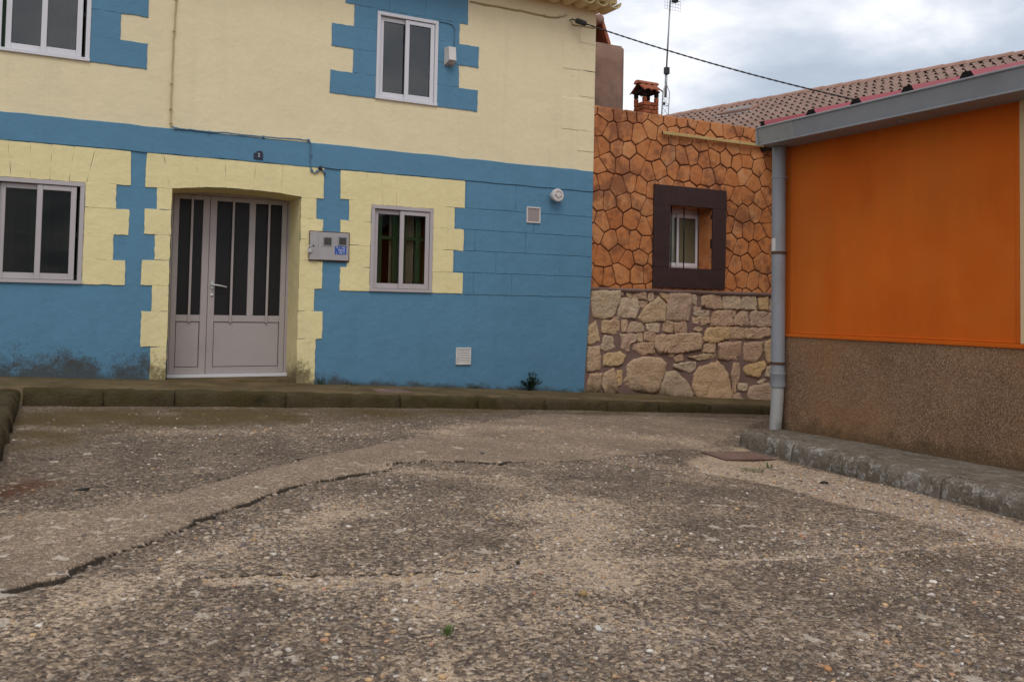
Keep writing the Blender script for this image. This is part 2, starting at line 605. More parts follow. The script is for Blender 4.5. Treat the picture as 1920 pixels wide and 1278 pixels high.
ORANGE = orange_mat()
DASH = pebbledash_mat()


def flag_mat():
    m, t, b, out = new_mat('stamped_flagstone')
    pos = position(t)
    oi = t.nodes.new('ShaderNodeObjectInfo')
    r = oi.outputs['Random']
    big = noise(t, pos, 1.35, 4, 0.6, 0.4)
    med = noise(t, pos, 4.5, 5, 0.65, 0.6)
    base = ramp(t, math_(t, 'ADD', math_(t, 'MULTIPLY', r, 0.22), math_(t, 'MULTIPLY', med, 0.85)),
                [(0.25, (0.36, 0.115, 0.034)), (0.45, (0.46, 0.160, 0.047)), (0.65, (0.52, 0.215, 0.078)), (0.85, (0.60, 0.33, 0.165))])
    dark = ramp(t, math_(t, 'ADD', big, math_(t, 'MULTIPLY', math_(t, 'SUBTRACT', noise(t, pos, 9, 4, 0.6, 0.8), 0.5), 0.55)), [(0.47, 0.0), (0.64, 1.0)])
    c = mix(t, math_(t, 'MULTIPLY', dark, 0.66), base, (0.135, 0.045, 0.022))
    v = voro(t, pos, 3.6)
    knot = ramp(t, math_(t, 'ADD', v.outputs['Distance'], math_(t, 'MULTIPLY', math_(t, 'SUBTRACT', med, 0.5), 0.3)), [(0.06, 1.0), (0.24, 0.0)])
    c = mix(t, math_(t, 'MULTIPLY', knot, 0.65), c, (0.15, 0.055, 0.03))
    pale = ramp(t, noise(t, pos, 6.5, 5, 0.7, 1.0), [(0.58, 0.0), (0.75, 1.0)])
    c = mix(t, math_(t, 'MULTIPLY', pale, 0.55), c, (0.55, 0.34, 0.19))
    set_in(t, b, 'Base Color', c)
    b.inputs['Roughness'].default_value = 0.6
    b.inputs['Specular IOR Level'].default_value = 0.3
    bump(t, b, noise(t, pos, 11, 5, 0.62), 0.4, 0.02)
    return m


def stone_mat():
    m, t, b, out = new_mat('limestone_rubble')
    pos = position(t)
    oi = t.nodes.new('ShaderNodeObjectInfo')
    r = oi.outputs['Random']
    med = noise(t, pos, 7, 6, 0.68, 0.3)
    fine = noise(t, pos, 34, 5, 0.68)
    tone = ramp(t, r, [(0.0, (0.50, 0.325, 0.215)), (0.3, (0.56, 0.39, 0.25)), (0.5, (0.51, 0.355, 0.255)), (0.7, (0.60, 0.40, 0.20)), (0.85, (0.52, 0.40, 0.28)), (1.0, (0.60, 0.45, 0.31))])
    c = scale_col(t, tone, math_(t, 'ADD', 0.56, math_(t, 'ADD', math_(t, 'MULTIPLY', med, 0.55), math_(t, 'MULTIPLY', fine, 0.52))))
    pits = ramp(t, math_(t, 'ADD', voro(t, pos, 42).outputs['Distance'], math_(t, 'MULTIPLY', fine, 0.5)), [(0.26, 1.0), (0.42, 0.0)])
    c = mix(t, math_(t, 'MULTIPLY', pits, 0.55), c, (0.13, 0.085, 0.055))
    och = ramp(t, noise(t, pos, 3.3, 4, 0.6), [(0.5, 0.0), (0.7, 1.0)])
    c = mix(t, math_(t, 'MULTIPLY', och, 0.20), c, (0.44, 0.24, 0.10))
    h, x = height_over_pavement(t, pos)
    g = math_(t, 'ADD', math_(t, 'MULTIPLY', h, 4.0), math_(t, 'MULTIPLY', math_(t, 'SUBTRACT', noise(t, pos, 5, 5, 0.7), 0.5), 2.0))
    g = math_(t, 'ADD', g, math_(t, 'MULTIPLY', math_(t, 'SUBTRACT', x, 7.4), 0.5, clamp=True))
    c = mix(t, math_(t, 'MULTIPLY', ramp(t, g, [(0.05, 1.0), (0.7, 0.0)]), 0.8), c, (0.05, 0.042, 0.016))
    set_in(t, b, 'Base Color', c)
    b.inputs['Roughness'].default_value = 0.92
    b.inputs['Specular IOR Level'].default_value = 0.15
    bump(t, b, math_(t, 'ADD', math_(t, 'MULTIPLY', med, 1.2), math_(t, 'MULTIPLY', fine, 0.8)), 1.0, 0.045)
    return m


FLAG = flag_mat()
FLAGJOINT = simple_mat('dark_flagstone_joint', (0.085, 0.032, 0.017), 0.9, 0, 0.25, 8, 0.2, 0.1)
STONE = stone_mat()
MORTAR = simple_mat('mauve_brown_mortar', (0.185, 0.12, 0.10), 0.95, 0, 0.22, 10, 0.6, 0.1, dirt=(0.22, 0.15, 0.12), dirt_amt=0.5)
ROOFT = simple_mat('brown_pink_concrete_tile', (0.285, 0.19, 0.153), 0.85, 0, 0.16, 16, 0.2, 0.2, rand=0.10)
RIDGET = simple_mat('brown_ridge_tile', (0.34, 0.20, 0.155), 0.85, 0, 0.16, 16, 0.2, 0.2, rand=0.10)
UNDER = simple_mat('dark_roof_underlay', (0.03, 0.018, 0.014), 0.95, 0, 0.2, 10, 0.0, 0.1)


def kerb_mat(name, base, moss_amt, lichen):
    m, t, b, out = new_mat(name)
    pos = position(t)
    n1 = noise(t, pos, 4, 6, 0.65)
    n2 = noise(t, pos, 40, 4, 0.65)
    c = scale_col(t, base, math_(t, 'ADD', 0.5, math_(t, 'ADD', math_(t, 'MULTIPLY', n1, 0.5), math_(t, 'MULTIPLY', n2, 0.5))))
    ms = ramp(t, math_(t, 'ADD', noise(t, pos, 2.6, 6, 0.66, 0.3), math_(t, 'MULTIPLY', math_(t, 'SUBTRACT', n2, 0.5), 0.25)), [(0.40, 0.0), (0.60, 1.0)])
    c = mix(t, math_(t, 'MULTIPLY', ms, moss_amt), c, (0.050, 0.038, 0.010))
    blk = ramp(t, noise(t, pos, 5.5, 7, 0.72), [(0.56, 0.0), (0.70, 1.0)])
    c = mix(t, math_(t, 'MULTIPLY', blk, 0.6), c, (0.022, 0.019, 0.015))
    if lichen:
        ln = math_(t, 'ADD', noise(t, pos, 11, 6, 0.72, 0.8), math_(t, 'MULTIPLY', math_(t, 'SUBTRACT', noise(t, pos, 75, 4, 0.7), 0.5), 0.55))
        c = mix(t, math_(t, 'MULTIPLY', ramp(t, ln, [(0.52, 0.0), (0.63, 1.0)]), lichen), c, (0.40, 0.38, 0.35))
        c = mix(t, math_(t, 'MULTIPLY', ramp(t, noise(t, pos, 26, 6, 0.75), [(0.55, 0.0), (0.66, 1.0)]), 0.6), c, (0.045, 0.038, 0.03))
    set_in(t, b, 'Base Color', c)
    b.inputs['Roughness'].default_value = 0.95
    b.inputs['Specular IOR Level'].default_value = 0.15
    bump(t, b, math_(t, 'ADD', n1, math_(t, 'MULTIPLY', n2, 0.7)), 0.9, 0.03)
    return m


KERB = kerb_mat('mossy_concrete_kerb', (0.078, 0.060, 0.032), 0.72, 0.0)
PAVE = kerb_mat('mossy_concrete_pavement', (0.165, 0.118, 0.062), 0.55, 0.0)
KERB_R = kerb_mat('lichen_concrete_kerb', (0.185, 0.152, 0.12), 0.35, 0.8)
PAVE_R = kerb_mat('lichen_grey_pavement', (0.19, 0.155, 0.12), 0.40, 0.6)


def road_mat():
    m, t, b, out = new_mat('worn_aggregate_road')
    pos = position(t)
    fl = t.nodes.new('ShaderNodeVectorMath')
    fl.operation = 'MULTIPLY'
    fl.inputs[1].default_value = (1, 1, 0)
    t.links.new(pos, fl.inputs[0])
    p = fl.outputs[0]
    at = t.nodes.new('ShaderNodeVertexColor')
    at.layer_name = 'wear'
    sc = t.nodes.new('ShaderNodeSeparateColor')
    t.links.new(at.outputs[0], sc.inputs[0])
    a_sand, a_moss, a_patch = sc.outputs
    at2 = t.nodes.new('ShaderNodeVertexColor')
    at2.layer_name = 'marks'
    sc2 = t.nodes.new('ShaderNodeSeparateColor')
    t.links.new(at2.outputs[0], sc2.inputs[0])
    a_crack, a_rust, a_pale = sc2.outputs

    def cells(scale, stops):
        v = voro(t, p, scale, dim='2D')
        s = t.nodes.new('ShaderNodeSeparateColor')
        t.links.new(v.outputs['Color'], s.inputs[0])
        return ramp(t, s.outputs[0], stops), v.outputs['Distance'], s.outputs[1]

    agg, d1, r1 = cells(75, [(0.0, (0.065, 0.050, 0.043)), (0.25, (0.13, 0.102, 0.085)), (0.5, (0.22, 0.172, 0.135)), (0.75, (0.31, 0.245, 0.19)), (0.9, (0.40, 0.26, 0.155)), (1.0, (0.62, 0.55, 0.47))])
    agg2, d2, r2 = cells(170, [(0.0, (0.06, 0.047, 0.04)), (0.5, (0.20, 0.155, 0.125)), (0.85, (0.36, 0.285, 0.22)), (1.0, (0.62, 0.53, 0.44))])
    n_mid = noise(t, p, 2.4, 6, 0.62)
    n_fine = noise(t, p, 26, 5, 0.66)
    n_vf = noise(t, p, 120, 3, 0.6)
    big_c, d0, r0 = cells(34, [(0.0, (0.055, 0.043, 0.037)), (0.15, (0.12, 0.094, 0.078)), (0.5, (0.20, 0.155, 0.125)), (0.8, (0.27, 0.21, 0.165)), (0.93, (0.34, 0.235, 0.15)), (1.0, (0.66, 0.59, 0.51))])
    asp = mix(t, 0.36, agg, agg2)
    asp = mix(t, ramp(t, d0, [(0.20, 0.55), (0.38, 0.0)]), asp, big_c)
    asp = mix(t, ramp(t, d1, [(0.36, 0.0), (0.76, 0.72)]), asp, (0.062, 0.049, 0.042))
    asp = scale_col(t, asp, math_(t, 'ADD', 0.45, math_(t, 'MULTIPLY', n_mid, 0.70)))
    # the smoother resurfaced strip: finer grain, paler and browner
    pat = mix(t, 0.55, (0.25, 0.188, 0.136), agg2)
    pat = scale_col(t, pat, math_(t, 'ADD', 0.70, math_(t, 'MULTIPLY', n_mid, 0.55)))
    pm = ramp(t, math_(t, 'ADD', a_patch, math_(t, 'MULTIPLY', math_(t, 'SUBTRACT', n_fine, 0.5), 0.5)), [(0.42, 0.0), (0.62, 1.0)])
    c = mix(t, pm, asp, pat)
    # sandy grit
    sand_c, d3, r3 = cells(210, [(0.0, (0.26, 0.185, 0.13)), (0.35, (0.48, 0.365, 0.26)), (0.8, (0.62, 0.49, 0.365)), (1.0, (0.74, 0.63, 0.51))])
    sand_c = scale_col(t, sand_c, math_(t, 'ADD', 0.75, math_(t, 'MULTIPLY', n_fine, 0.5)))
    sm = math_(t, 'ADD', math_(t, 'MULTIPLY', a_sand, 1.05), math_(t, 'ADD', math_(t, 'MULTIPLY', math_(t, 'SUBTRACT', n_fine, 0.5), 1.15), math_(t, 'MULTIPLY', math_(t, 'SUBTRACT', n_mid, 0.5), 0.9)))
    sm = math_(t, 'ADD', sm, math_(t, 'ADD', math_(t, 'MULTIPLY', math_(t, 'SUBTRACT', r1, 0.5), 0.8), math_(t, 'MULTIPLY', math_(t, 'SUBTRACT', d1, 0.4), 0.35)))
    smask = ramp(t, sm, [(0.16, 0.0), (0.74, 0.9)])
    c = mix(t, smask, c, sand_c)
    # lichen rosettes and pale scuffs
    dist = N(t, 'ShaderNodeVectorMath', operation='MULTIPLY_ADD')
    nz = t.nodes.new('ShaderNodeTexNoise')
    nz.inputs['Scale'].default_value = 22
    nz.inputs['Detail'].default_value = 4
    t.links.new(p, nz.inputs['Vector'])
    t.links.new(nz.outputs['Color'], dist.inputs[0])
    dist.inputs[1].default_value = (0.13, 0.13, 0)
    t.links.new(p, dist.inputs[2])
    lv = voro(t, dist.outputs[0], 5.2, dim='2D')
    ls = t.nodes.new('ShaderNodeSeparateColor')
    t.links.new(lv.outputs['Color'], ls.inputs[0])
    rad = math_(t, 'MULTIPLY', math_(t, 'POWER', ls.outputs[0], 3.0), 0.20)
    lm = math_(t, 'SUBTRACT', rad, lv.outputs['Distance'])
    lmask = ramp(t, math_(t, 'ADD', lm, math_(t, 'MULTIPLY', math_(t, 'SUBTRACT', n_vf, 0.5), 0.05)), [(0.0, 0.0), (0.03, 1.0)])
    lmask = math_(t, 'MULTIPLY', lmask, math_(t, 'SUBTRACT', 0.8, math_(t, 'MULTIPLY', a_moss, 0.7)))
    lmask = math_(t, 'MULTIPLY', lmask, math_(t, 'SUBTRACT', 1.0, math_(t, 'MULTIPLY', smask, 0.7)))
    c = mix(t, lmask, c, (0.60, 0.54, 0.47))
    lv2 = voro(t, dist.outputs[0], 19, dim='2D')
    ls2 = t.nodes.new('ShaderNodeSeparateColor')
    t.links.new(lv2.outputs['Color'], ls2.inputs[0])
    lm2 = math_(t, 'SUBTRACT', math_(t, 'MULTIPLY', math_(t, 'POWER', ls2.outputs[0], 3.0), 0.30), lv2.outputs['Distance'])
    c = mix(t, math_(t, 'MULTIPLY', ramp(t, lm2, [(0.0, 0.0), (0.04, 1.0)]), 0.6), c, (0.52, 0.45, 0.38))
    c = mix(t, math_(t, 'MULTIPLY', ramp(t, math_(t, 'ADD', a_pale, math_(t, 'MULTIPLY', math_(t, 'SUBTRACT', n_fine, 0.5), 0.8)), [(0.35, 0.0), (0.8, 1.0)]), 0.7), c, (0.34, 0.25, 0.175))
    # moss film
    mm = math_(t, 'ADD', a_moss, math_(t, 'ADD', math_(t, 'MULTIPLY', math_(t, 'SUBTRACT', n_fine, 0.5), 0.9), math_(t, 'MULTIPLY', math_(t, 'SUBTRACT', n_mid, 0.5), 0.7)))
    c = mix(t, ramp(t, mm, [(0.32, 0.0), (0.85, 0.86)]), c, scale_col(t, (0.118, 0.085, 0.032), math_(t, 'ADD', 0.6, math_(t, 'MULTIPLY', n_fine, 0.8))))
    rm = math_(t, 'ADD', a_rust, math_(t, 'MULTIPLY', math_(t, 'SUBTRACT', n_fine, 0.5), 1.1))
    c = mix(t, ramp(t, rm, [(0.4, 0.0), (0.8, 0.8)]), c, (0.115, 0.042, 0.016))
    c = mix(t, 1.0, c, (1.0, 0.95, 0.89), 'MULTIPLY')
    c = scale_col(t, c, 1.06)
    # soil packed into the cracks
    c = mix(t, ramp(t, a_crack, [(0.15, 0.0), (0.5, 0.95)]), c, (0.030, 0.022, 0.015))
    set_in(t, b, 'Base Color', c)
    b.inputs['Roughness'].default_value = 0.93
    b.inputs['Specular IOR Level'].default_value = 0.2
    hh = math_(t, 'ADD', math_(t, 'MULTIPLY', math_(t, 'SUBTRACT', 1.0, d1), math_(t, 'SUBTRACT', 1.0, math_(t, 'MULTIPLY', math_(t, 'MAXIMUM', smask, pm), 0.75))),
               math_(t, 'ADD', math_(t, 'MULTIPLY', math_(t, 'SUBTRACT', 1.0, d2), 0.4), math_(t, 'MULTIPLY', n_fine, 1.0)))
    bump(t, b, hh, 1.0, 0.013)
    return m


ROAD = road_mat()


def pebble_mat():
    m, t, b, out = new_mat('loose_pebbles')
    at = t.nodes.new('ShaderNodeVertexColor')
    at.layer_name = 'tone'
    pos = position(t)
    c = scale_col(t, at.outputs[0], math_(t, 'ADD', 0.7, math_(t, 'MULTIPLY', noise(t, pos, 160, 4, 0.6), 0.6)))
    set_in(t, b, 'Base Color', c)
    b.inputs['Roughness'].default_value = 0.85
    b.inputs['Specular IOR Level'].default_value = 0.25
    bump(t, b, noise(t, pos, 220, 3, 0.6), 0.4, 0.003)
    return m


PEBBLE = pebble_mat()

# ------------------------------------------------------------------ numpy noise
def vnoise(x, y, scale, seed):
    g = np.random.default_rng(seed).random((256, 256))
    xs, ys = x * scale, y * scale
    xi, yi = np.floor(xs).astype(int), np.floor(ys).astype(int)
    fx, fy = xs - xi, ys - yi
    fx = fx * fx * (3 - 2 * fx)
    fy = fy * fy * (3 - 2 * fy)
    a = g[xi % 256, yi % 256]
    b_ = g[(xi + 1) % 256, yi % 256]
    c = g[xi % 256, (yi + 1) % 256]
    d = g[(xi + 1) % 256, (yi + 1) % 256]
    return (a * (1 - fx) + b_ * fx) * (1 - fy) + (c * (1 - fx) + d * fx) * fy - 0.5


def fbm(x, y, scale, seed, octv=4, gain=0.5):
    s, a = 0, 1.0
    for i in range(octv):
        s = s + a * vnoise(x, y, scale * 2 ** i, seed + i)
        a *= gain
    return s


def seg_dist(x, y, poly):
    """distance from points to a polyline"""
    best = np.full(x.shape, 1e9)
    for (ax, ay), (bx, by) in zip(poly[:-1], poly[1:]):
        dx, dy = bx - ax, by - ay
        l2 = dx * dx + dy * dy + 1e-12
        t = np.clip(((x - ax) * dx + (y - ay) * dy) / l2, 0, 1)
        best = np.minimum(best, np.hypot(x - ax - t * dx, y - ay - t * dy))
    return best


def inside(x, y, poly):
    c = np.zeros(x.shape, bool)
    n = len(poly)
    for i in range(n):
        x1, y1 = poly[i]
        x2, y2 = poly[(i + 1) % n]
        if y1 == y2:
            continue
        k = ((y1 > y) != (y2 > y)) & (x < (x2 - x1) * (y - y1) / (y2 - y1) + x1)
        c ^= k
    return c


def G(pts):
    return [tuple(onG(*q)[:2]) for q in pts]


def sdf_mask(x, y, poly, soft):
    d = seg_dist(x, y, poly + [poly[0]])
    d = np.where(inside(x, y, poly), d, -d)
    return np.clip(0.5 + d / (2 * soft), 0, 1)


# ------------------------------------------------------------------ road surface
crack_px = [(-60, 1120), (0, 1112), (70, 1100), (145, 1088), (152, 1066), (200, 1045), (260, 1026), (305, 1004), (380, 976), (440, 956), (500, 930), (560, 912), (620, 901), (680, 890), (724, 882), (731, 871), (800, 864), (870, 866), (935, 871)]
patch_px = crack_px + [(1010, 868), (1200, 850), (1330, 835), (1400, 800), (1440, 785), (1120, 778), (1000, 776), (900, 792), (800, 815), (640, 847), (505, 879), (379, 913), (270, 942), (0, 968), (-60, 975)]
crack2_px = [(380, 1082), (520, 1076), (660, 1077), (720, 1074), (790, 1070), (860, 1072), (930, 1064), (985, 1052)]
crack3_px = [(640, 848), (505, 880), (430, 896), (379, 913)]
crack4_px = [(935, 871), (1000, 866), (1090, 862), (1160, 860)]
crack5_px = [(150, 838), (330, 846), (470, 850), (600, 846)]
sand_lines = [  # polyline px, half width m, strength
    ([(60, 1160), (250, 1095), (460, 1015), (560, 985), (650, 955)], 0.09, 0.62),
    ([(380, 1086), (680, 1085), (930, 1075), (1100, 1060)], 0.06, 0.7),
    ([(1100, 1058), (1300, 1052), (1500, 1040), (1700, 1030), (1900, 1015)], 0.022, 0.72),
    ([(1060, 940), (1070, 1000), (1110, 1060), (1060, 1110)], 0.20, 0.75),
    ([(740, 882), (850, 885), (960, 905), (1040, 940)], 0.13, 0.55),
    ([(840, 1278), (830, 1180), (800, 1090)], 0.06, 0.75),
    ([(1000, 1090), (1000, 1150), (960, 1200)], 0.16, 0.42),
    ([(900, 1278), (1000, 1200)], 0.10, 0.40),
    ([(300, 808), (450, 806), (560, 812)], 0.10, 0.55),
    ([(800, 806), (900, 798), (1010, 802)], 0.14, 0.62),
    ([(1100, 812), (1300, 830), (1340, 842)], 0.14, 0.55),
    ([(1180, 870), (1260, 880), (1330, 905)], 0.12, 0.45),
    ([(20, 1150), (160, 1190), (330, 1150)], 0.14, 0.40),
    ([(1500, 860), (1700, 905), (1920, 965)], 0.10, 0.8),
    ([(900, 880), (1250, 855)], 0.06, 0.35),
]
sand_poly = [(1290, 862), (1380, 838), (1500, 872), (1700, 918), (1990, 1000), (1990, 1050), (1850, 1010), (1700, 972), (1560, 938), (1400, 898), (1300, 885)]
moss_poly = [(30, 768), (200, 764), (500, 763), (800, 767), (1440, 776), (1440, 781), (900, 778), (740, 790), (560, 797), (300, 806), (150, 835), (0, 850), (-40, 800)]


def axis(parts):
    out = []
    for a, b_, s0, s1 in parts:
        x, s = a, s0
        while x < b_:
            out.append(x)
            f = (x - a) / (b_ - a)
            x += s0 + (s1 - s0) * f
    out.append(parts[-1][1])
    return np.array(out)


gx = np.concatenate([[-200, -80, -30, -12, -6, -4, -3, -2, -1.4], axis([(-1.0, 6.2, 0.0125, 0.0135)]), axis([(6.25, 13, 0.05, 0.2)]), [14, 16, 20, 30, 80, 200]])
gy = np.concatenate([[-200, -80, -30, -12, -6, -3, -1.5, -0.5, 0.2, 0.8], axis([(1.15, 9.25, 0.0085, 0.026)]), [9.5, 10, 11, 13, 16, 22, 40, 90, 250]])
XX, YY = np.meshgrid(gx, gy)
x, y = XX.ravel(), YY.ravel()
near = (x > -1.05) & (x < 6.3) & (y > 1.1) & (y < 9.3)
wob = 0.045 * fbm(x, y, 8, 50, 4, 0.6)
wx, wy = x + wob + 0.012 * vnoise(x, y, 45, 60), y + 0.045 * fbm(x, y, 8, 70, 4, 0.6) + 0.012 * vnoise(x, y, 45, 80)
patch_poly = G(patch_px)
patch = sdf_mask(wx, wy, patch_poly, 0.05)
patch_h = sdf_mask(wx, wy, patch_poly, 0.010)
crack = np.zeros_like(x)
depth = np.zeros_like(x)
for pl, w, dp in ((crack_px, 0.0080, 0.015), (crack2_px, 0.0095, 0.016), (crack3_px, 0.006, 0.004), (crack4_px, 0.007, 0.006), (crack5_px, 0.005, 0.003)):
    wv = w * np.maximum(0.30 + 1.6 * (fbm(x, y, 6, 91, 3, 0.6) + 0.5), 0.12)
    d = seg_dist(wx, wy, G(pl))
    k = np.clip(1.25 - d / wv, 0, 1)
    crack = np.maximum(crack, k)
    depth = np.maximum(depth, k * dp)
# step only along the cracked edge: fade the raised strip out elsewhere
edge = seg_dist(x, y, G(crack_px))
raise_ = patch_h * 0.013 * np.clip(1.25 - edge / 1.1, 0, 1)
sand = np.zeros_like(x)
for pl, w, s in sand_lines:
    d = seg_dist(x + 0.16 * fbm(x, y, 2.6, 33, 5, 0.62), y + 0.16 * fbm(x, y, 2.6, 44, 5, 0.62), G(pl))
    wv = w * (0.5 + 1.2 * (fbm(x, y, 1.7, 66, 3) + 0.5))
    sand = np.maximum(sand, s * (0.26 * np.clip(1.35 - d / wv, 0, 1) + 0.52 * np.exp(-(d / (w * 2.3 + 0.08)) ** 2)))
sand = np.maximum(sand, 0.95 * sdf_mask(wx + 0.05 * fbm(x, y, 2.5, 12, 3), wy, G(sand_poly), 0.06))
_c = onG(980, 1090)
sand = np.maximum(sand, 0.24 * np.exp(-(np.hypot(x - _c.x, y - _c.y) / 1.5) ** 2))
sand = np.maximum(sand, 0.24 * np.clip(fbm(x, y, 1.1, 21, 4) * 2.2, 0, 1)) * (0.92 + 0.8 * fbm(x, y, 3.1, 221, 4, 0.6))
sand = np.maximum(sand, 0.72 * sdf_mask(wx + 0.05 * fbm(x, y, 2.5, 12, 3), wy, G(sand_poly), 0.05))
moss = 0.95 * sdf_mask(x + 0.2 * fbm(x, y, 1.6, 5, 3), y + 0.2 * fbm(x, y, 1.6, 6, 3), G(moss_poly), 0.38) * (0.85 + 0.8 * fbm(x, y, 2.0, 301, 4, 0.6))
rust = np.exp(-(seg_dist(x + 0.25 * fbm(x, y, 3, 15, 3), y + 0.25 * fbm(x, y, 3, 16, 3), G([(-60, 918), (20, 915), (60, 905)])) / 0.20) ** 2) * 0.8
pale = np.exp(-(seg_dist(x, y + 0.08 * fbm(x, y, 2, 25, 2), G([(250, 776), (430, 775)])) / 0.05) ** 2) * 0.7
pale = np.maximum(pale, np.exp(-(seg_dist(x, y, G([(300, 805), (480, 803)])) / 0.06) ** 2) * 0.7)
for _pl, _w in (([(1100, 1059), (1300, 1053), (1500, 1041), (1700, 1031), (1905, 1014)], 0.016), ([(390, 1090), (680, 1087), (930, 1076)], 0.030)):
    _d = seg_dist(wx, wy + 0.02 * fbm(x, y, 4, 88, 3), G(_pl))
    sand = np.maximum(sand, 0.85 * np.clip(1.5 - _d / (_w * (0.5 + 1.4 * (vnoise(x, y, 3.0, 99) + 0.5))), 0, 1))
z = zG(x, y) + np.where(near, 0.014 * fbm(x, y, 0.9, 1, 3) + 0.007 * fbm(x, y, 5, 2, 3) + (0.0032 * fbm(x, y, 32, 3, 2) + 0.0028 * vnoise(x, y, 70, 8)) * (1 - 0.55 * patch), 0)
z = z + raise_ - depth - 0.006 * np.clip(sand, 0, 1) * (1 - patch)
z = np.where(y > 9.4, zG(x) - 0.1, z)
cov = sdf_mask(x, y, G([(1300, 842), (1420, 840), (1475, 866), (1345, 868)]), 0.03)
z = z * (1 - cov) + (zG(x, y) - 0.002) * cov
nx, ny = len(gx), len(gy)
idx = np.arange(nx * ny).reshape(ny, nx)
quads = np.stack([idx[:-1, :-1], idx[:-1, 1:], idx[1:, 1:], idx[1:, :-1]], -1).reshape(-1, 4)
me = bpy.data.meshes.new('road')
me.vertices.add(nx * ny)
me.vertices.foreach_set('co', np.stack([x, y, z], 1).ravel())
me.loops.add(quads.size)
me.loops.foreach_set('vertex_index', quads.ravel())
me.polygons.add(len(quads))
me.polygons.foreach_set('loop_start', np.arange(0, quads.size, 4))
me.polygons.foreach_set('use_smooth', np.ones(len(quads), bool))
me.update(calc_edges=True)
for nm, ch in (('wear', (sand, moss, patch)), ('marks', (crack, rust, pale))):
    at = me.color_attributes.new(nm, 'FLOAT_COLOR', 'POINT')
    at.data.foreach_set('color', np.stack([*ch, np.ones_like(x)], 1).ravel())
me.materials.append(ROAD)
road = bpy.data.objects.new('road', me)
C.objects.link(road)
tag(road, 'worn pebbly asphalt road with sand drifts, cracks and a smoother strip', 'road', kind='structure')


# ------------------------------------------------------------------ pavements and kerbs
def rough_block(mb, p, n=5, jit=0.008, seed=0, prof=None):
    """a kerb stone: p gives 4 ground corners (front-left, front-right, back-right, back-left) plus z bottoms/tops"""
    (fl, fr, br, bl), zb, zt_l, zt_r = p
    r = random.Random(seed)
    prof = prof or [(0.0, 0.0), (0.0, 0.4), (-0.01, 0.62), (0.015, 0.82), (0.07, 0.94), (0.18, 1.0), (0.42, 1.0), (0.72, 1.005), (1.0, 1.0)]   # (depth fraction, height fraction)
    base = len(mb.v)
    for i in range(n + 1):
        f = i / n
        F_ = Vector(fl).lerp(Vector(fr), f)
        B_ = Vector(bl).lerp(Vector(br), f)
        zt = zt_l + (zt_r - zt_l) * f
        end = 0.004 if i in (0, n) else 0.0
        for k, (dq, hq) in enumerate(prof):
            q = F_.lerp(B_, dq)
            zz = zb + (zt - zb) * hq - (end if hq > 0.8 else 0)
            e_ = float(fbm(np.array([q.x * 1.0 + zz * 0.7]), np.array([q.y + zz * 0.7]), 9.0, seed, 3, 0.6)[0]) * jit * 1.6
            mb.v.append(Vector((q.x + e_ + r.uniform(-jit, jit) * (0.3 if i in (0, n) else 0.7), q.y + e_ + r.uniform(-jit, jit) * 0.7, zz + e_ + r.uniform(-jit, jit) * 0.4)))
    m = len(prof)
    for i in range(n):
        for k in range(m - 1):
            mb.f.append((base + i * m + k, base + (i + 1) * m + k, base + (i + 1) * m + k + 1, base + i * m + k + 1))
    mb.f.append(tuple(base + k for k in range(m)))
    mb.f.append(tuple(base + n * m + k for k in range(m))[::-1])
    return mb


KY = 9.0     # kerb face of the pavement in front of the houses


def slab(name, xs, y0f, y1f, zf, mat, ny_=7, amp=0.006, seed=3, thick=0.3):
    v, f = [], []
    for X in xs:
        for j in range(ny_):
            Y = y0f(X) + (y1f(X) - y0f(X)) * j / (ny_ - 1)
            v.append((X, Y, zf(X, Y) + amp * float(fbm(np.array([X]), np.array([Y]), 2.0, seed, 3)[0])))
    n = len(xs)
    for i in range(n - 1):
        for j in range(ny_ - 1):
            a = i * ny_ + j
            f.append((a, a + 1, a + ny_ + 1, a + ny_))
    # skirts
    ring = [i * ny_ for i in range(n)] + [(n - 1) * ny_ + j for j in range(1, ny_)] + [i * ny_ + ny_ - 1 for i in range(n - 2, -1, -1)] + [j for j in range(ny_ - 2, 0, -1)]
    b0 = len(v)
    for k in ring:
        p = v[k]
        v.append((p[0], p[1], p[2] - thick))
    m = len(ring)
    for k in range(m):
        f.append((ring[k], ring[(k + 1) % m], b0 + (k + 1) % m, b0 + k))
    return mk(name, v, f, mat, None, True)


xs = list(np.arange(-3.0, 13.1, 0.15))
pavement = slab('pavement', xs, lambda X: KY + 0.13, lambda X: YF + 0.3, lambda X, Y: float(zG(X) + kerb_h(X)) + 0.004, PAVE)
tag(pavement, 'mossy concrete pavement along the front of the blue and stone houses', 'pavement', kind='structure')
joints = [-0.1, 0.55] + [float(onG(a, 750, 0.12).x) for a in (345, 560, 773)] + [4.3, 5.15, 6.0, 6.75, 7.55, 8.4, 9.3, 10.2, 11.1, 12.0, 13.0]
joints = sorted(set(round(j, 2) for j in joints))
for i in range(len(joints) - 1):
    a, b_ = joints[i] + 0.006, joints[i + 1] - 0.006
    mb = rough_block(MB(), (((a, KY + random.uniform(-.008, .008), 0), (b_, KY + random.uniform(-.008, .008), 0), (b_, KY + 0.128, 0), (a, KY + 0.128, 0)), float(zG((a + b_) / 2)) - 0.12,
                            float(zG(a) + kerb_h(a)) + 0.006, float(zG(b_) + kerb_h(b_)) + 0.006), n=14, seed=i)
    mb.build('kerb_stone', KERB, pavement, True)

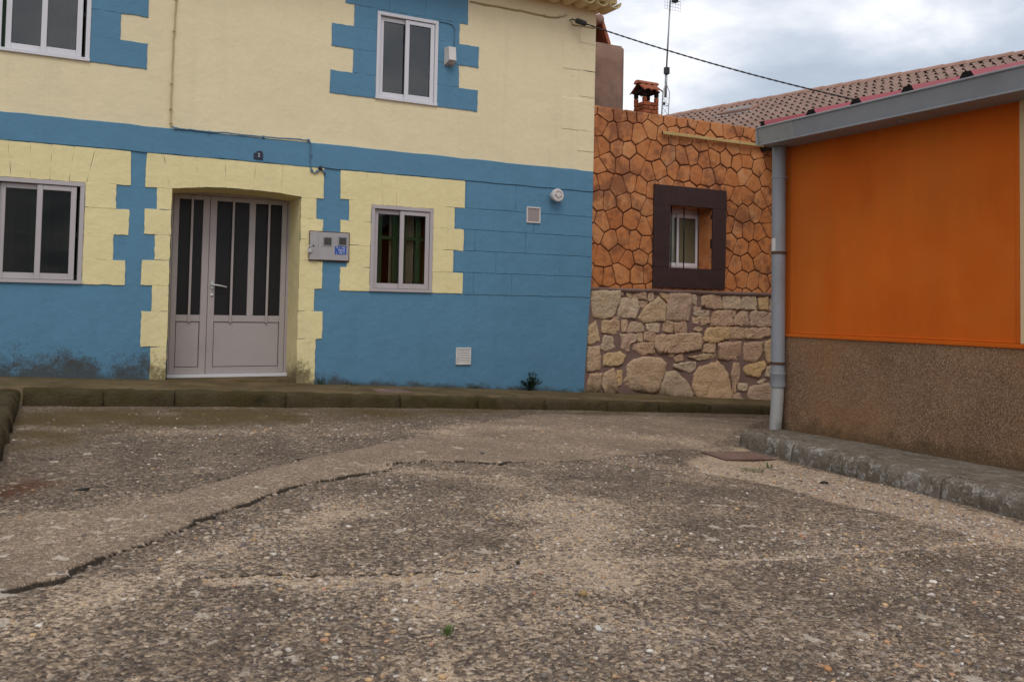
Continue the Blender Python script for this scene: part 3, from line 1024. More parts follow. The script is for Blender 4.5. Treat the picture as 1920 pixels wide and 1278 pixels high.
# side pavement at the left edge, with its own rounded kerb running towards the viewer
xs = list(np.arange(-2.6, -0.34, 0.18))
pav_left = slab('pavement', xs, lambda X: 4.2, lambda X: 9.1, lambda X, Y: float(zG(X)) + 0.135, PAVE, ny_=26, seed=8)
tag(pav_left, 'mossy strip of pavement at the left edge beside the blue house', 'pavement', kind='structure')
yy = 8.93
k = 0
while yy > 4.3:
    ln = 0.62 if k else 0.45
    y0_, y1_ = yy - ln + 0.012, yy
    xf = -0.12 - 0.018 * (8.93 - yy)
    mb = rough_block(MB(), (((xf, y0_, 0), (xf, y1_, 0), (xf - 0.20, y1_, 0), (xf - 0.20, y0_, 0)), -0.05, float(zG(xf)) + 0.14, float(zG(xf)) + 0.15), n=5, seed=40 + k, jit=0.014)
    mb.build('kerb_stone', KERB, pav_left, True)
    yy -= ln
    k += 1

# right pavement in front of the orange building
YEND = 6.52


def kx(Y):      # kerb face line
    return 5.37 + 0.125 * (max(Y, 1.0) - 3.5)


ysr = list(np.arange(-3.0, YEND - 0.02, 0.15)) + [YEND - 0.02]
v, f = [], []
nx_ = 7
for Y in ysr:
    for j in range(nx_):
        X = kx(Y) + 0.19 + (XR + 0.2 - kx(Y) - 0.19) * j / (nx_ - 1)
        v.append((X, Y + (0.2 * j / (nx_ - 1) if Y > YEND - 0.1 else 0), -0.105 - 0.045 * j / (nx_ - 1) + 0.012 * float(fbm(np.array([X]), np.array([Y]), 2.5, 31, 3)[0])))
for i in range(len(ysr) - 1):
    for j in range(nx_ - 1):
        a = i * nx_ + j
        f.append((a, a + 1, a + nx_ + 1, a + nx_))
last = (len(ysr) - 1) * nx_
b0 = len(v)
for j in range(nx_):
    p = v[last + j]
    v.append((p[0], p[1] + 0.01, -0.5))
for j in range(nx_ - 1):
    f.append((last + j, last + j + 1, b0 + j + 1, b0 + j))
pav_right = mk('pavement', v, f, PAVE_R, None, True)
tag(pav_right, 'narrow grey lichen-spotted pavement at the foot of the orange building', 'pavement', kind='structure')
yy = YEND
k = 0
while yy > -2.5:
    ln = random.uniform(0.72, 0.86)
    y1_, y0_ = yy - 0.0015, yy - ln + 0.0015
    mb = rough_block(MB(), (((kx(y0_), y0_, 0), (kx(y1_) + (0.06 if k == 0 else 0), y1_, 0), (kx(y1_) + 0.205, y1_, 0), (kx(y0_) + 0.205, y0_, 0)), -0.34, -0.096, -0.100 if k == 0 else -0.098), n=26, seed=70 + k, jit=0.011,
                     prof=[(0.0, 0.0), (0.0, 0.42), (0.02, 0.6), (0.06, 0.78), (0.13, 0.90), (0.26, 0.98), (0.45, 1.0), (0.72, 1.005), (1.0, 0.99)])
    mb.build('kerb_stone', KERB_R, pav_right, True)
    yy -= ln
    k += 1

# ------------------------------------------------------------------ blue house
house = thing('blue_house', (2.5, YF, 0.1), 'two-storey cream and blue painted house with a grey double door', 'house')
ZT = 5.12
ZB0 = 2.705          # split between the cream upper wall and the blue lower wall (under the band)
XL, XC = -6.0, 6.575


def wall_with_holes(name, outer, holes, mat, Y, depth, parent):
    """outer and holes: lists of (X, Z); a wall face at Y with reveals running back by depth"""
    loops = [[Vector((p[0], p[1], 0)) for p in outer]] + [[Vector((p[0], p[1], 0)) for p in h] for h in holes]
    tris = tessellate_polygon(loops)
    flat = [p for lp in loops for p in lp]
    v = [(p.x, Y, p.y) for p in flat] + [(p.x, Y + depth, p.y) for p in flat]
    n = len(flat)
    f = [tuple(t_) for t_ in tris]
    s = 0
    for lp in loops:
        m = len(lp)
        for i in range(m):
            a, b_ = s + i, s + (i + 1) % m
            f.append((a, b_, b_ + n, a + n))
        s += m
    return mk(name, v, f, mat, parent)


def XZ(px, py, Y=YF):
    p = onY(px, py, Y)
    return (p.x, p.z)


def rect_from(px4, Y=YF):
    """averaged rectangle (x0,x1,z0,z1) from 4 pixel corners TL,TR,BR,BL"""
    q = [XZ(*c, Y) for c in px4]
    return ((q[0][0] + q[3][0]) / 2, (q[1][0] + q[2][0]) / 2, (q[2][1] + q[3][1]) / 2, (q[0][1] + q[1][1]) / 2)


W_UR = rect_from([(708, 21), (822, 41), (818, 200), (703, 185)])
W_UL = rect_from([(-3, -85), (175, -62), (167, 113), (-5, 92)])
W_UL = (W_UL[0], W_UL[1], W_UR[2], W_UR[3])
W_LL = rect_from([(-12, 331), (159, 343), (153, 533), (-15, 528)])
W_LR = rect_from([(697, 385), (813, 391), (808, 549), (692, 546)])
door_hole_px = [(311, 714), (323, 354), (360, 352), (394, 351.5), (430, 353), (463, 355.6), (519, 361), (564.5, 369.7), (556, 724)]
door_hole = [XZ(*q) for q in door_hole_px]
door_hole[0] = (door_hole[0][0], 0.02)
door_hole[-1] = (door_hole[-1][0], 0.02)


def rect_loop(r, g=0.0):
    return [(r[0] + g, r[2] + g), (r[0] + g, r[3] - g), (r[1] - g, r[3] - g), (r[1] - g, r[2] + g)]


def corner_x(zv):   # the house corner leans in a little towards its foot
    return XC + 0.004 * max(0, zv - 2.3) - (0.095 * max(0.0, (1.5 - zv) / 1.6) if zv < 1.5 else 0.0)


right_up = [(corner_x(zv), zv) for zv in (ZB0, 3.3, 4.0, 4.6, ZT)]
right_lo = [(corner_x(zv) + random.uniform(-.006, .006), zv) for zv in (-0.5, -0.1, 0.2, 0.5, 0.8, 1.1, 1.5, 2.0)] + [(corner_x(ZB0), ZB0)]
wall_with_holes('upper_wall', [(XL, ZB0)] + right_up + [(XL, ZT)], [rect_loop(W_UL, 0.02), rect_loop(W_UR, 0.02)], CREAM, YF, 0.45, house)
# the door opening reaches below the pavement: cut it out of the outline
lo_outer = [(XL, -0.5), (door_hole[0][0], -0.5)] + door_hole[1:-1] + [(door_hole[-1][0], -0.5)] + right_lo + [(XL, ZB0)]
wall_with_holes('lower_wall', lo_outer, [rect_loop(W_LL, 0.02), rect_loop(W_LR, 0.02)], BLUE, YF, 0.45, house)
# cream-painted reveal lining of the door opening
rv, rf = [], []
DH = [(door_hole[0][0], 0.0)] + door_hole[1:-1] + [(door_hole[-1][0], 0.0)]
cx_ = sum(p[0] for p in DH) / len(DH)
for (a, b_) in DH:
    for Yq, ins in ((YF - 0.012, 0.006), (YF + 0.62, 0.008)):
        sx = ins if a < cx_ else -ins
        rv.append((a + sx, Yq, b_ - (ins if b_ > 1.5 else 0)))
for i in range(len(DH) - 1):
    rf.append((2 * i, 2 * i + 1, 2 * i + 3, 2 * i + 2))
mk('door_reveal', rv, rf, CREAM_LOW, house)
# remaining shell: side and back walls, dark rooms behind the windows
MB().box(XL, XC - 0.02, YF + 0.46, YF + 7.0, -0.6, ZT - 0.02).build('side_and_back_wall', CREAM, house) if False else None
sb = MB()
sb.box(XC - 0.30, XC - 0.012, YF + 0.452, YF + 7.0, -0.5, ZT)
sb.box(XL, XC - 0.31, YF + 6.7, YF + 7.0, -0.5, ZT)
sb.box(XL, XL + 0.3, YF + 0.452, YF + 6.69, -0.5, ZT)
sb.build('side_and_back_wall', CREAM, house)
MB().box(XL + 0.31, XC - 0.32, YF + 1.5, YF + 1.55, -0.4, ZT).build('inner_partition', DARK, house)
MB().box(XL + 0.31, XC - 0.32, YF + 0.455, YF + 1.49, 2.62, 2.72).build('inner_floor', DARK, house)


def facade_piece(poly, mat, proud, name, parent, Y=YF, jit=0.0035, step=0.09, bev=0.006, seed=None):
    """a flat rendered block: poly = list of (X,Z); its outline is slightly uneven and its arris softened"""
    r = random.Random(seed if seed is not None else int(abs(poly[0][0] * 1000 + poly[0][1] * 777)))
    pts = []
    n = len(poly)
    for i in range(n):
        a, b_ = Vector(poly[i]), Vector(poly[(i + 1) % n])
        m = max(1, int((b_ - a).length / step))
        for k_ in range(m):
            p = a.lerp(b_, k_ / m)
            pts.append(p + Vector((r.uniform(-jit, jit), r.uniform(-jit, jit))))
    c = sum(pts, Vector((0, 0))) / len(pts)
    N_ = len(pts)
    v, f = [], []
    for ring, (ins, yy_) in enumerate(((0.0, Y + 0.012), (0.0, Y - proud + bev * 0.8), (bev, Y - proud))):
        for i, p in enumerate(pts):
            q = p
            if ins:
                e = (pts[(i + 1) % N_] - pts[i - 1])
                nrm = Vector((-e.y, e.x))
                if nrm.length > 1e-6:
                    nrm.normalize()
                if nrm.dot(c - p) < 0:
                    nrm = -nrm
                q = p + nrm * ins
            v.append((q.x, yy_, q.y))
    for ring in range(2):
        for i in range(N_):
            f.append((ring * N_ + i, ring * N_ + (i + 1) % N_, (ring + 1) * N_ + (i + 1) % N_, (ring + 1) * N_ + i))
    f.append(tuple(2 * N_ + i for i in range(N_)))
    return mk(name, v, f, mat, parent)


def block_px(xl, xr, yt, yb, mat, proud, name='block', gap=0.0, x_snap=None):
    """rectangular block; yt, yb are read at the left edge xl"""
    p0, p1 = XZ(xl, yt), XZ(xl, yb)
    # right edge pixel height at same Z: walk along the wall
    q = XZ(xr, (yt + yb) / 2 + (xr - xl) * 0.06)
    return facade_piece([(p0[0] + gap, p1[1] + gap), (q[0] - gap, p1[1] + gap), (q[0] - gap, p0[1] - gap), (p0[0] + gap, p0[1] - gap)], mat, proud, name, house)


# blue band between the storeys
bt, bb = 2.847, 2.566
facade_piece([(XL, bb), (corner_x(bb) - 0.004, bb), (corner_x(bt) - 0.004, bt), (XL, bt)], BLUE, 0.016, 'string_course', house, step=0.16, jit=0.005)

# blue quoins round the upper windows (each block is a raised piece of render)
g = 0.0004
up_blocks = []


def zpx(x_, y_):
    return XZ(x_, y_)[1]


def ub(x0, x1, z0, z1):
    facade_piece([(x0, z0), (x1, z0), (x1, z1), (x0, z1)], BLUE, 0.010, 'quoin', house, jit=0.004, step=0.05, bev=0.003)


xw0, xw1, zw0, zw1 = W_UR
zr = [zpx(619, 177), zpx(620, 131), zpx(662, 92), zpx(622, 43), zpx(664, 9)]      # row levels, bottom up
zr[0] = zw0
lx = [XZ(619, 150)[0], XZ(662, 110)[0], XZ(622, 65)[0], XZ(664, 30)[0]]
rx = [XZ(895, 190)[0], XZ(860, 145)[0], XZ(897, 108)[0], XZ(861, 62)[0]]
for i in range(4):
    ub(lx[i], xw0 - 0.002, zr[i] + g, zr[i + 1] - g)
    ub(xw1 + 0.002, rx[i], zr[i] + g, zr[i + 1] - g)
lint0, lint1 = XZ(648, 5)[0], XZ(877, 30)[0]
ub(lint0, (xw0 + xw1) / 2 - 0.25, zr[4] + g, 4.94)
ub((xw0 + xw1) / 2 - 0.246, (xw0 + xw1) / 2 + 0.22, zr[4] + g, 4.94)
ub((xw0 + xw1) / 2 + 0.224, lint1, zr[4] + g, 4.94)
dz = zr[4] - zw1
if dz > 0.01:
    ub(xw0 + 0.001, xw1 - 0.001, zw1 + 0.003, zr[4] - g)
# same scheme at the upper left window
xa0, xa1, za0, za1 = W_UL
rxl = [XZ(276, 105)[0], XZ(226, 50)[0], XZ(279, 10)[0], XZ(226, 50)[0]]
for i in range(4):
    ub(xa1 + 0.002, rxl[i], zr[i] + g, zr[i + 1] - g)
    ub(xa0 - (rxl[i] - xa1), xa0 - 0.002, zr[i] + g, zr[i + 1] - g)
ub(xa0 - 0.25, (xa0 + xa1) / 2 - 0.002, zr[4] + g, 4.94)
ub((xa0 + xa1) / 2 + 0.002, xa1 + 0.3, zr[4] + g, 4.94)
if dz > 0.01:
    ub(xa0 + 0.001, xa1 - 0.001, za1 + 0.003, zr[4] - g)

# pale corner quoins on the upper right of the house, only just standing out
for (x_, yt, yb) in ((1086, 50, 80), (1056, 80, 128), (1086, 130, 181), (1053, 181, 241), (1082, 244, 283)):
    z1_, z0_ = zpx(x_, yt), zpx(x_, yb)
    facade_piece([(XZ(x_, yb)[0], z0_ + 0.003), (corner_x(z0_) - 0.004, z0_ + 0.003), (corner_x(z1_) - 0.004, z1_ - 0.003), (XZ(x_, yt)[0], z1_ - 0.003)], CREAM, 0.006, 'quoin', house, bev=0.004)

# ---- lower storey: pale yellow blocks round the openings
rows_left = [zpx(161, 342), zpx(161, 388.5), zpx(161, 437), zpx(172, 486), zpx(155, 533)]     # left window right side
PY = 0.010


def lb(x0, x1, z0, z1, **k_):
    facade_piece([(x0, z0 + g), (x1, z0 + g), (x1, z1 - g), (x0, z1 - g)], CREAM_LOW, PY + random.uniform(-.002, .0015), 'block', house, jit=0.0045, step=0.05, bev=0.0035, **k_)


wl = W_LL[1] + 0.003
for i, xr_ in enumerate((215, 241, 213, 237)):
    lb(wl, XZ(xr_, 0.5 * (342 + 533))[0], rows_left[i + 1] if i < 3 else W_LL[2], rows_left[i])
# voussoirs over the left window
tops = [XZ(a, 270)[0] for a in (-60, -20, 15, 57, 98, 140, 179, 246)]
bots = [XZ(a, 330)[0] for a in (-50, -14, 21, 57, 93, 130, 163, 246)]
for i in range(len(tops) - 1):
    zlow = W_LL[3] + 0.003 if i < 6 else rows_left[0]
    facade_piece([(bots[i] + g, zlow), (bots[i + 1] - g, zlow), (tops[i + 1] - g, bb - 0.004), (tops[i] + g, bb - 0.004)], CREAM_LOW, PY, 'voussoir', house, jit=0.003, step=0.06, bev=0.0025)
# blocks left of the door
dl = door_hole[1][0] - 0.001
for (xl_, yt, yb) in ((294, 353, 393), (271, 393.5, 440), (290, 440, 487), (265, 488, 535), (284, 535, 583), (264, 583, 649), (281, 650, 722)):
    lb(XZ(xl_, (yt + yb) / 2)[0], dl, zpx(318, yb + 1), zpx(318, yt + 1))
# blocks right of the door
dr = door_hole[-2][0] + 0.001
for (xr_, yt, yb) in ((593, 371, 410), (605, 410, 449), (605, 449, 488), (604, 488, 541), (589, 541, 583), (604, 583, 635), (590, 635, 735)):
    lb(dr, XZ(xr_, (yt + yb) / 2)[0], zpx(575, yb), zpx(575, yt))
# door voussoirs with the shallow arch cut into their undersides
dtop = [XZ(a, 300)[0] for a in (275, 306, 366, 422, 480, 531, 608)]
dbx = [XZ(a, 352)[0] for a in (272, 318, 374, 424, 475, 527, 607)]


def arch_z(X):
    xs_ = [p[0] for p in door_hole[1:-1]]
    zs_ = [p[1] for p in door_hole[1:-1]]
    return float(np.interp(X, xs_, zs_))


zrow1 = zpx(318, 354)
for i in range(6):
    a, b_ = dbx[i], dbx[i + 1]
    if i == 0:
        poly = [(a, zrow1 + g), (b_ - g, zrow1 + g)]
    elif i == 5:
        e = door_hole[-2][0]
        poly = [(a + g, arch_z(a) + 0.002), (e, arch_z(e) + 0.002), (e + 0.002, zpx(575, 371) + g), (b_, zpx(575, 371) + g)]
    else:
        poly = [(a + g, (arch_z(a) + 0.002) if i > 1 else zrow1 + g)] + ([(door_hole[1][0] + 0.004, arch_z(door_hole[1][0]) + 0.002)] if i == 1 else []) + [((a + b_) / 2, arch_z((a + b_) / 2) + 0.002), (b_ - g, arch_z(b_) + 0.002)]
    poly += [(dtop[i + 1] - (g if i < 5 else 0), bb - 0.004), (dtop[i] + (g if i else 0), bb - 0.004)]
    facade_piece(poly, CREAM_LOW, PY, 'voussoir', house, jit=0.003, step=0.06, bev=0.0025)
# right window
wrl, wrr = W_LR[0] - 0.003, W_LR[1] + 0.003
for (xl_, yt, yb) in ((654, 376, 415), (638, 415, 460), (650, 460, 501), (637, 501, 546)):
    lb(XZ(xl_, (yt + yb) / 2)[0], wrl, zpx(690, yb + 1) if yb < 546 else W_LR[2], zpx(690, yt + 1))
for (xr_, yt, yb) in ((852, 388.5, 429), (869, 429, 469), (849.5, 469, 511), (867, 511, 552)):
    lb(wrr, XZ(xr_, (yt + yb) / 2)[0], zpx(845, yb) if yb < 552 else W_LR[2], zpx(845, yt))
tops = [XZ(a, 330)[0] for a in (638, 687, 715, 744, 772, 798, 823, 872)]
bots = [XZ(a, 372)[0] for a in (638, 697, 718, 743, 770, 796, 816, 871)]
for i in range(7):
    zlow = W_LR[3] + 0.003
    if i == 0:
        zlow = zpx(690, 377)
    if i == 6:
        zlow = zpx(845, 388.5)
    facade_piece([(bots[i] + g, zlow), (bots[i + 1] - g, zlow), (tops[i + 1] - g, bb - 0.004), (tops[i] + g, bb - 0.004)], CREAM_LOW, PY, 'voussoir', house, jit=0.003, step=0.06, bev=0.0025)

# blue ashlar courses to the right of the right window
cz = [zpx(852, 389), zpx(851, 429), zpx(851, 469), zpx(849, 510), zpx(867, 552)]
course_top = bb - 0.003
starts = [XZ(874, 365)[0], XZ(854, 409)[0], XZ(871, 449)[0], XZ(852, 490)[0], XZ(870, 531)[0]]
vj = [(965, 1030), (925, 1000), (890, 985), (930, 1050), (889, 960)]
zt_ = course_top
for i in range(5):
    zb_ = cz[i]
    xsn = [starts[i]] + [XZ(a, 460)[0] for a in vj[i]]
    for k_ in range(len(xsn)):
        x0 = xsn[k_]
        x1 = xsn[k_ + 1] if k_ + 1 < len(xsn) else None
        gl = 0.0018
        if x1 is None:
            poly = [(x0 + gl, zb_ + 0.0035), (corner_x(zb_) - 0.006, zb_ + 0.0035), (corner_x(zt_) - 0.006, zt_ - 0.0035), (x0 + gl, zt_ - 0.0035)]
        else:
            poly = [(x0 + gl, zb_ + 0.0022), (x1 - gl, zb_ + 0.0035), (x1 - gl, zt_ - 0.0035), (x0 + gl, zt_ - 0.0035)]
        facade_piece(poly, BLUE, 0.007, 'ashlar_block', house, bev=0.004, jit=0.0035, step=0.07)
    zt_ = zb_


# ---- windows
def window(r, Y, mat, glass, gap_r=0.0, inner='green', left_gap=0.0, proud=0.02):
    x0, x1, z0, z1 = r
    fr, st = 0.042, 0.052
    w = MB()
    yF, yB = Y - proud, Y + 0.07
    w.bbox(x0, x1, yF, yB, z1 - fr, z1, 0.003)
    w.bbox(x0 - 0.004, x1 + 0.004, yF - 0.006, yB, z0, z0 + fr * 0.85, 0.003)
    w.bbox(x0, x0 + fr, yF + 0.001, yB, z0 + fr * 0.85, z1 - fr, 0.003)
    w.bbox(x1 - fr, x1, yF + 0.001, yB, z0 + fr * 0.85, z1 - fr, 0.003)
    win = w.build('window', mat, house)
    ix0, ix1, iz0, iz1 = x0 + fr, x1 - fr, z0 + fr * 0.85, z1 - fr
    # dark track showing between frame and sashes
    MB().box(ix0, ix1, Y + 0.055, Y + 0.069, iz0, iz0 + 0.012).box(ix0, ix1, Y + 0.055, Y + 0.069, iz1 - 0.012, iz1).box(ix1 - 0.012, ix1, Y + 0.05, Y + 0.069, iz0, iz1).build('track', SEAL, win)
    mid = (ix0 + ix1) / 2
    ov = 0.03
    for k_, (a, b_, ya) in enumerate(((ix0 + left_gap + 0.004, mid + ov, Y + 0.026), (mid - ov, ix1 - gap_r - 0.004, Y - 0.006))):
        s = MB()
        zb, ztp = iz0 + 0.004, iz1 - 0.006
        s.bbox(a, a + st, ya, ya + 0.026, zb, ztp, 0.003)
        s.bbox(b_ - st, b_, ya, ya + 0.026, zb, ztp, 0.003)
        s.bbox(a + st, b_ - st, ya + 0.002, ya + 0.024, zb, zb + 0.062, 0.003)
        s.bbox(a + st, b_ - st, ya + 0.002, ya + 0.024, ztp - 0.05, ztp, 0.003)
        s.build('sash', mat, win)
        gk = MB()
        e = 0.005
        for bx in ((a + st, a + st + e, zb + 0.062, ztp - 0.05), (b_ - st - e, b_ - st, zb + 0.062, ztp - 0.05), (a + st + e, b_ - st - e, zb + 0.062, zb + 0.062 + e), (a + st + e, b_ - st - e, ztp - 0.05 - e, ztp - 0.05)):
            gk.box(bx[0], bx[1], ya + 0.006, ya + 0.012, bx[2], bx[3])
        gk.build('gasket', SEAL, win)
        MB().box(a + st - 0.004, b_ - st + 0.004, ya + 0.013, ya + 0.017, zb + 0.06, ztp - 0.048).build('pane', glass, win)
    if inner:
        # wooden casement set deeper in the wall
        yi = Y + 0.11
        c = MB()
        H = iz1 - iz0
        zr_ = iz0 + H * (0.63 if inner == 'lower' else 0.47)
        xs_ = [ix0 - 0.01, ix0 + (ix1 - ix0) * 0.10, mid - 0.08, mid + 0.03, ix1 - (ix1 - ix0) * 0.19]
        for xa_ in xs_:
            c.box(xa_, xa_ + 0.065, yi, yi + 0.045, iz0 - 0.01, iz1 + 0.01)
        c.box(ix0, ix1, yi + 0.004, yi + 0.04, zr_, zr_ + 0.04)
        c.box(ix0, ix1, yi + 0.004, yi + 0.04, iz0 - 0.01, iz0 + 0.06)
        c.build('inner_casement', GREENW, win)
        if inner == 'lower':
            cu = MB()
            n_ = 40
            for i in range(n_):
                xa_ = ix0 + (ix1 - ix0) * 0.35 + (ix1 - ix0) * 0.45 * i / n_
                xb_ = ix0 + (ix1 - ix0) * 0.35 + (ix1 - ix0) * 0.45 * (i + 1) / n_
                ya_ = yi + 0.06 + 0.014 * math.sin(i * 1.1)
                yb_ = yi + 0.06 + 0.014 * math.sin((i + 1) * 1.1)
                cu.add([(xa_, ya_, iz0), (xb_, yb_, iz0), (xb_, yb_, iz1), (xa_, ya_, iz1)], [(0, 1, 2, 3)])
            cu.build('curtain', CURTAIN, win)
        # splayed reveal on the far side
        MB().box(ix1 + 0.012, ix1 + 0.03, Y + 0.07, Y + 0.44, iz0, iz1).build('inner_reveal', YREV, win)
    return win


w1 = window(W_UL, YF, ALU, GLASS, gap_r=0.03, inner='upper', left_gap=0.03)
w2 = window(W_UR, YF, ALU, GLASS, inner='upper')
w3 = window(W_LL, YF, ALU_MAUVE, GLASS_DIM, gap_r=0.028, inner='upper')
w4 = window(W_LR, YF, ALU_MAUVE, GLASS_LO, inner='lower')
w1['label'] = 'white sliding window upstairs at the left edge'
w2['label'] = 'white sliding window upstairs framed by blue quoins'
w3['label'] = 'wide lilac-grey sliding window left of the door'
w4['label'] = 'lilac-grey sliding window right of the meter cabinet'

# ---- double door, set back in the opening
YD = YF + 0.5
Dq = rect_from([(322.5, 358), (548, 372), (538, 712), (309, 712)], YD)
dx0, dx1, dz1 = Dq[0] - 0.03, Dq[1], Dq[3] + 0.02
dz0 = 0.155
fr = 0.052
d = MB()
d.bbox(dx0 - 0.03, dx0 + fr, YD - 0.03, YD + 0.05, dz0, dz1 + 0.03, 0.004)
d.bbox(dx1 - fr, dx1 + 0.02, YD - 0.03, YD + 0.05, dz0, dz1 + 0.03, 0.004)
d.bbox(dx0 + fr, dx1 - fr, YD - 0.028, YD + 0.05, dz1 - fr, dz1 + 0.03, 0.004)
door = d.build('door', DOORM, house)
door['label'] = 'lilac-grey metal double door with narrow dark glass panes'
MB().box(dx0 - 0.05, dx1 + 0.1, YD + 0.05, YD + 0.1, 0.0, dz1 + 0.15).build('backing', DARK, door)
MB().bbox(dx0, dx1, YD - 0.06, YD + 0.0, dz0 - 0.06, dz0 + 0.018, 0.004).build('threshold', ALU, door)


def px_on_door(px_, py_=540):
    return onY(px_, py_, YD).x


split0 = px_on_door(389, 540)            # meeting line of the two leaves
zrail = onY(430, 597, YD).z
leafs = [(dx0 + fr + 0.003, split0 - 0.002), (split0 + 0.002, dx1 - fr - 0.003)]
st_l = 0.062
zg0 = onY(350, 590, YD).z
zg1 = dz1 - fr - 0.055
for li, (a, b_) in enumerate(leafs):
    lf = MB()
    zb, ztp = dz0 + 0.02, dz1 - fr - 0.003
    ya, yb = YD - 0.022, YD + 0.03
    sa = st_l if li == 0 else 0.075
    sbb = 0.075 if li == 0 else st_l
    lf.bbox(a, a + sa, ya, yb, zb, ztp, 0.004)
    lf.bbox(b_ - sbb, b_, ya, yb, zb, ztp, 0.004)
    lf.bbox(a + sa, b_ - sbb, ya + 0.002, yb, zb, zb + 0.075, 0.003)
    lf.bbox(a + sa, b_ - sbb, ya + 0.002, yb, zg0 - 0.075, zg0, 0.003)
    lf.bbox(a + sa, b_ - sbb, ya + 0.002, yb, zg1, ztp, 0.003)
    ga, gb = a + sa, b_ - sbb
    if li == 1:
        m_ = px_on_door(469)
        lf.bbox(m_ - 0.036, m_ + 0.036, ya + 0.003, yb, zg0, zg1, 0.003)
    lf.build('leaf', DOORM, door)
    MB().bbox(ga + 0.006, gb - 0.006, ya + 0.012, yb - 0.004, zb + 0.081, zg0 - 0.081, 0.003).build('panel', DOORM, door)
    MB().box(ga - 0.002, gb + 0.002, yb - 0.012, yb - 0.004, zb + 0.07, zg0 - 0.07).build('panel_gap', SEAL, door)
    cells_ = [(ga, gb)] if li == 0 else [(ga, m_ - 0.036), (m_ + 0.036, gb)]
    for (p0, p1) in cells_:
        MB().box(p0 - 0.003, p1 + 0.003, ya + 0.022, ya + 0.028, zg0 - 0.003, zg1 + 0.003).build('pane', GLASS_DOOR, door)
        c = (p0 + p1) / 2 + (0.01 if li == 0 else 0.0)
        MB().bbox(c - 0.013, c + 0.013, ya - 0.016, ya - 0.001, zg0 - 0.085, zg1 + 0.045, 0.004).build('bar', DOORM, door)
# handle: plate, neck and curved lever, keyhole
hx = px_on_door(397)
hz = onY(397, 534, YD).z
h = MB()
h.bbox(hx - 0.018, hx + 0.018, YD - 0.030, YD - 0.022, hz - 0.045, hz + 0.045, 0.003)
h.tube([(hx, YD - 0.03, hz), (hx, YD - 0.07, hz)], 0.011, 10)
h.tube([(hx - 0.008, YD - 0.072, hz), (hx + 0.05, YD - 0.076, hz - 0.004), (hx + 0.11, YD - 0.072, hz - 0.014), (hx + 0.155, YD - 0.064, hz - 0.022)], [0.013, 0.0125, 0.012, 0.010], 10)
smooth_by_angle(h.build('handle', STEEL, door))
kh = MB().lathe((hx, YD - 0.0225, hz - 0.12), (0, -1, 0), [(0.018, 0), (0.018, 0.006), (0.010, 0.009), (0.006, 0.009)], 14)
kh.build('lock', STEEL, door)
MB().box(hx - 0.003, hx + 0.003, YD - 0.0335, YD - 0.031, hz - 0.132, hz - 0.112).build('keyhole', BLACKPL, door)
# door sill slab joining the pavement
MB().box(door_hole[0][0] - 0.0, door_hole[-1][0], YF - 0.0, YD + 0.05, -0.3, 0.138).build('door_step', PAVE, house)

# ---- eaves: painted cornice tiles, board and roof
rad = 0.098
tile = MB()
n_ = 9
for yq, rr in ((-0.30, rad), (0.02, rad * 0.9)):
    for i in range(n_ + 1):
        a = math.pi + math.pi * i / n_
        tile.v.append(Vector((math.cos(a) * rr, yq, math.sin(a) * rr * 0.92)))
    for i in range(n_ + 1):
        a = math.pi + math.pi * i / n_
        tile.v.append(Vector((math.cos(a) * rr * 0.82, yq, math.sin(a) * rr * 0.74)))
m_ = n_ + 1
for i in range(n_):
    tile.f.append((i, i + 1, 2 * m_ + i + 1, 2 * m_ + i))
    tile.f.append((m_ + i, 3 * m_ + i, 3 * m_ + i + 1, m_ + i + 1))
    tile.f.append((i, m_ + i, m_ + i + 1, i + 1))
base_tile = None
X = XC + 0.13
k = 0
while X > -2.2:
    for row, (yo, zo, xo) in enumerate(((YF - 0.0, 5.105, 0.0), (YF - 0.16, 5.235, 0.1))):
        loc = Vector((X - xo + random.uniform(-.008, .008), yo + random.uniform(-.012, .012), zo + random.uniform(-.008, .008)))
        if base_tile is None:
            base_tile = tile.build('cornice_tile', CREAM_EAVE, house, True)
            o = base_tile
        else:
            o = bpy.data.objects.new('cornice_tile', base_tile.data)
            put(o, house)
        o.location = loc
        o.rotation_euler = (random.uniform(-.03, .03), random.uniform(-.05, .05), random.uniform(-.02, .02))
    X -= 0.205
eb = MB().box(XL, XC + 0.2, YF - 0.40, YF + 0.5, 5.238, 5.30)
eb.box(XL, XC + 0.2, YF - 0.22, YF + 0.5, 5.108, 5.236)
eb.build('eave_bed', CREAM_EAVE, house)
rv, rf = [], []
nxr = 160
for i in range(nxr + 1):
    Xr_ = XL - 0.2 + (XC + 0.42 - XL) * i / nxr
    zz = 0.05 * abs(math.sin(i * math.pi / 2.0 * 0.5 * 2))
    for (yq, zq) in ((YF - 0.5, 5.31), (YF + 3.5, 6.75), (YF + 7.3, 5.31)):
        rv.append((Xr_, yq, zq + (0.05 if i % 2 else 0.0)))
for i in range(nxr):
    for j in range(2):
        rf.append((i * 3 + j, i * 3 + j + 1, (i + 1) * 3 + j + 1, (i + 1) * 3 + j))
mk('roof', rv, rf, TERRA, house)

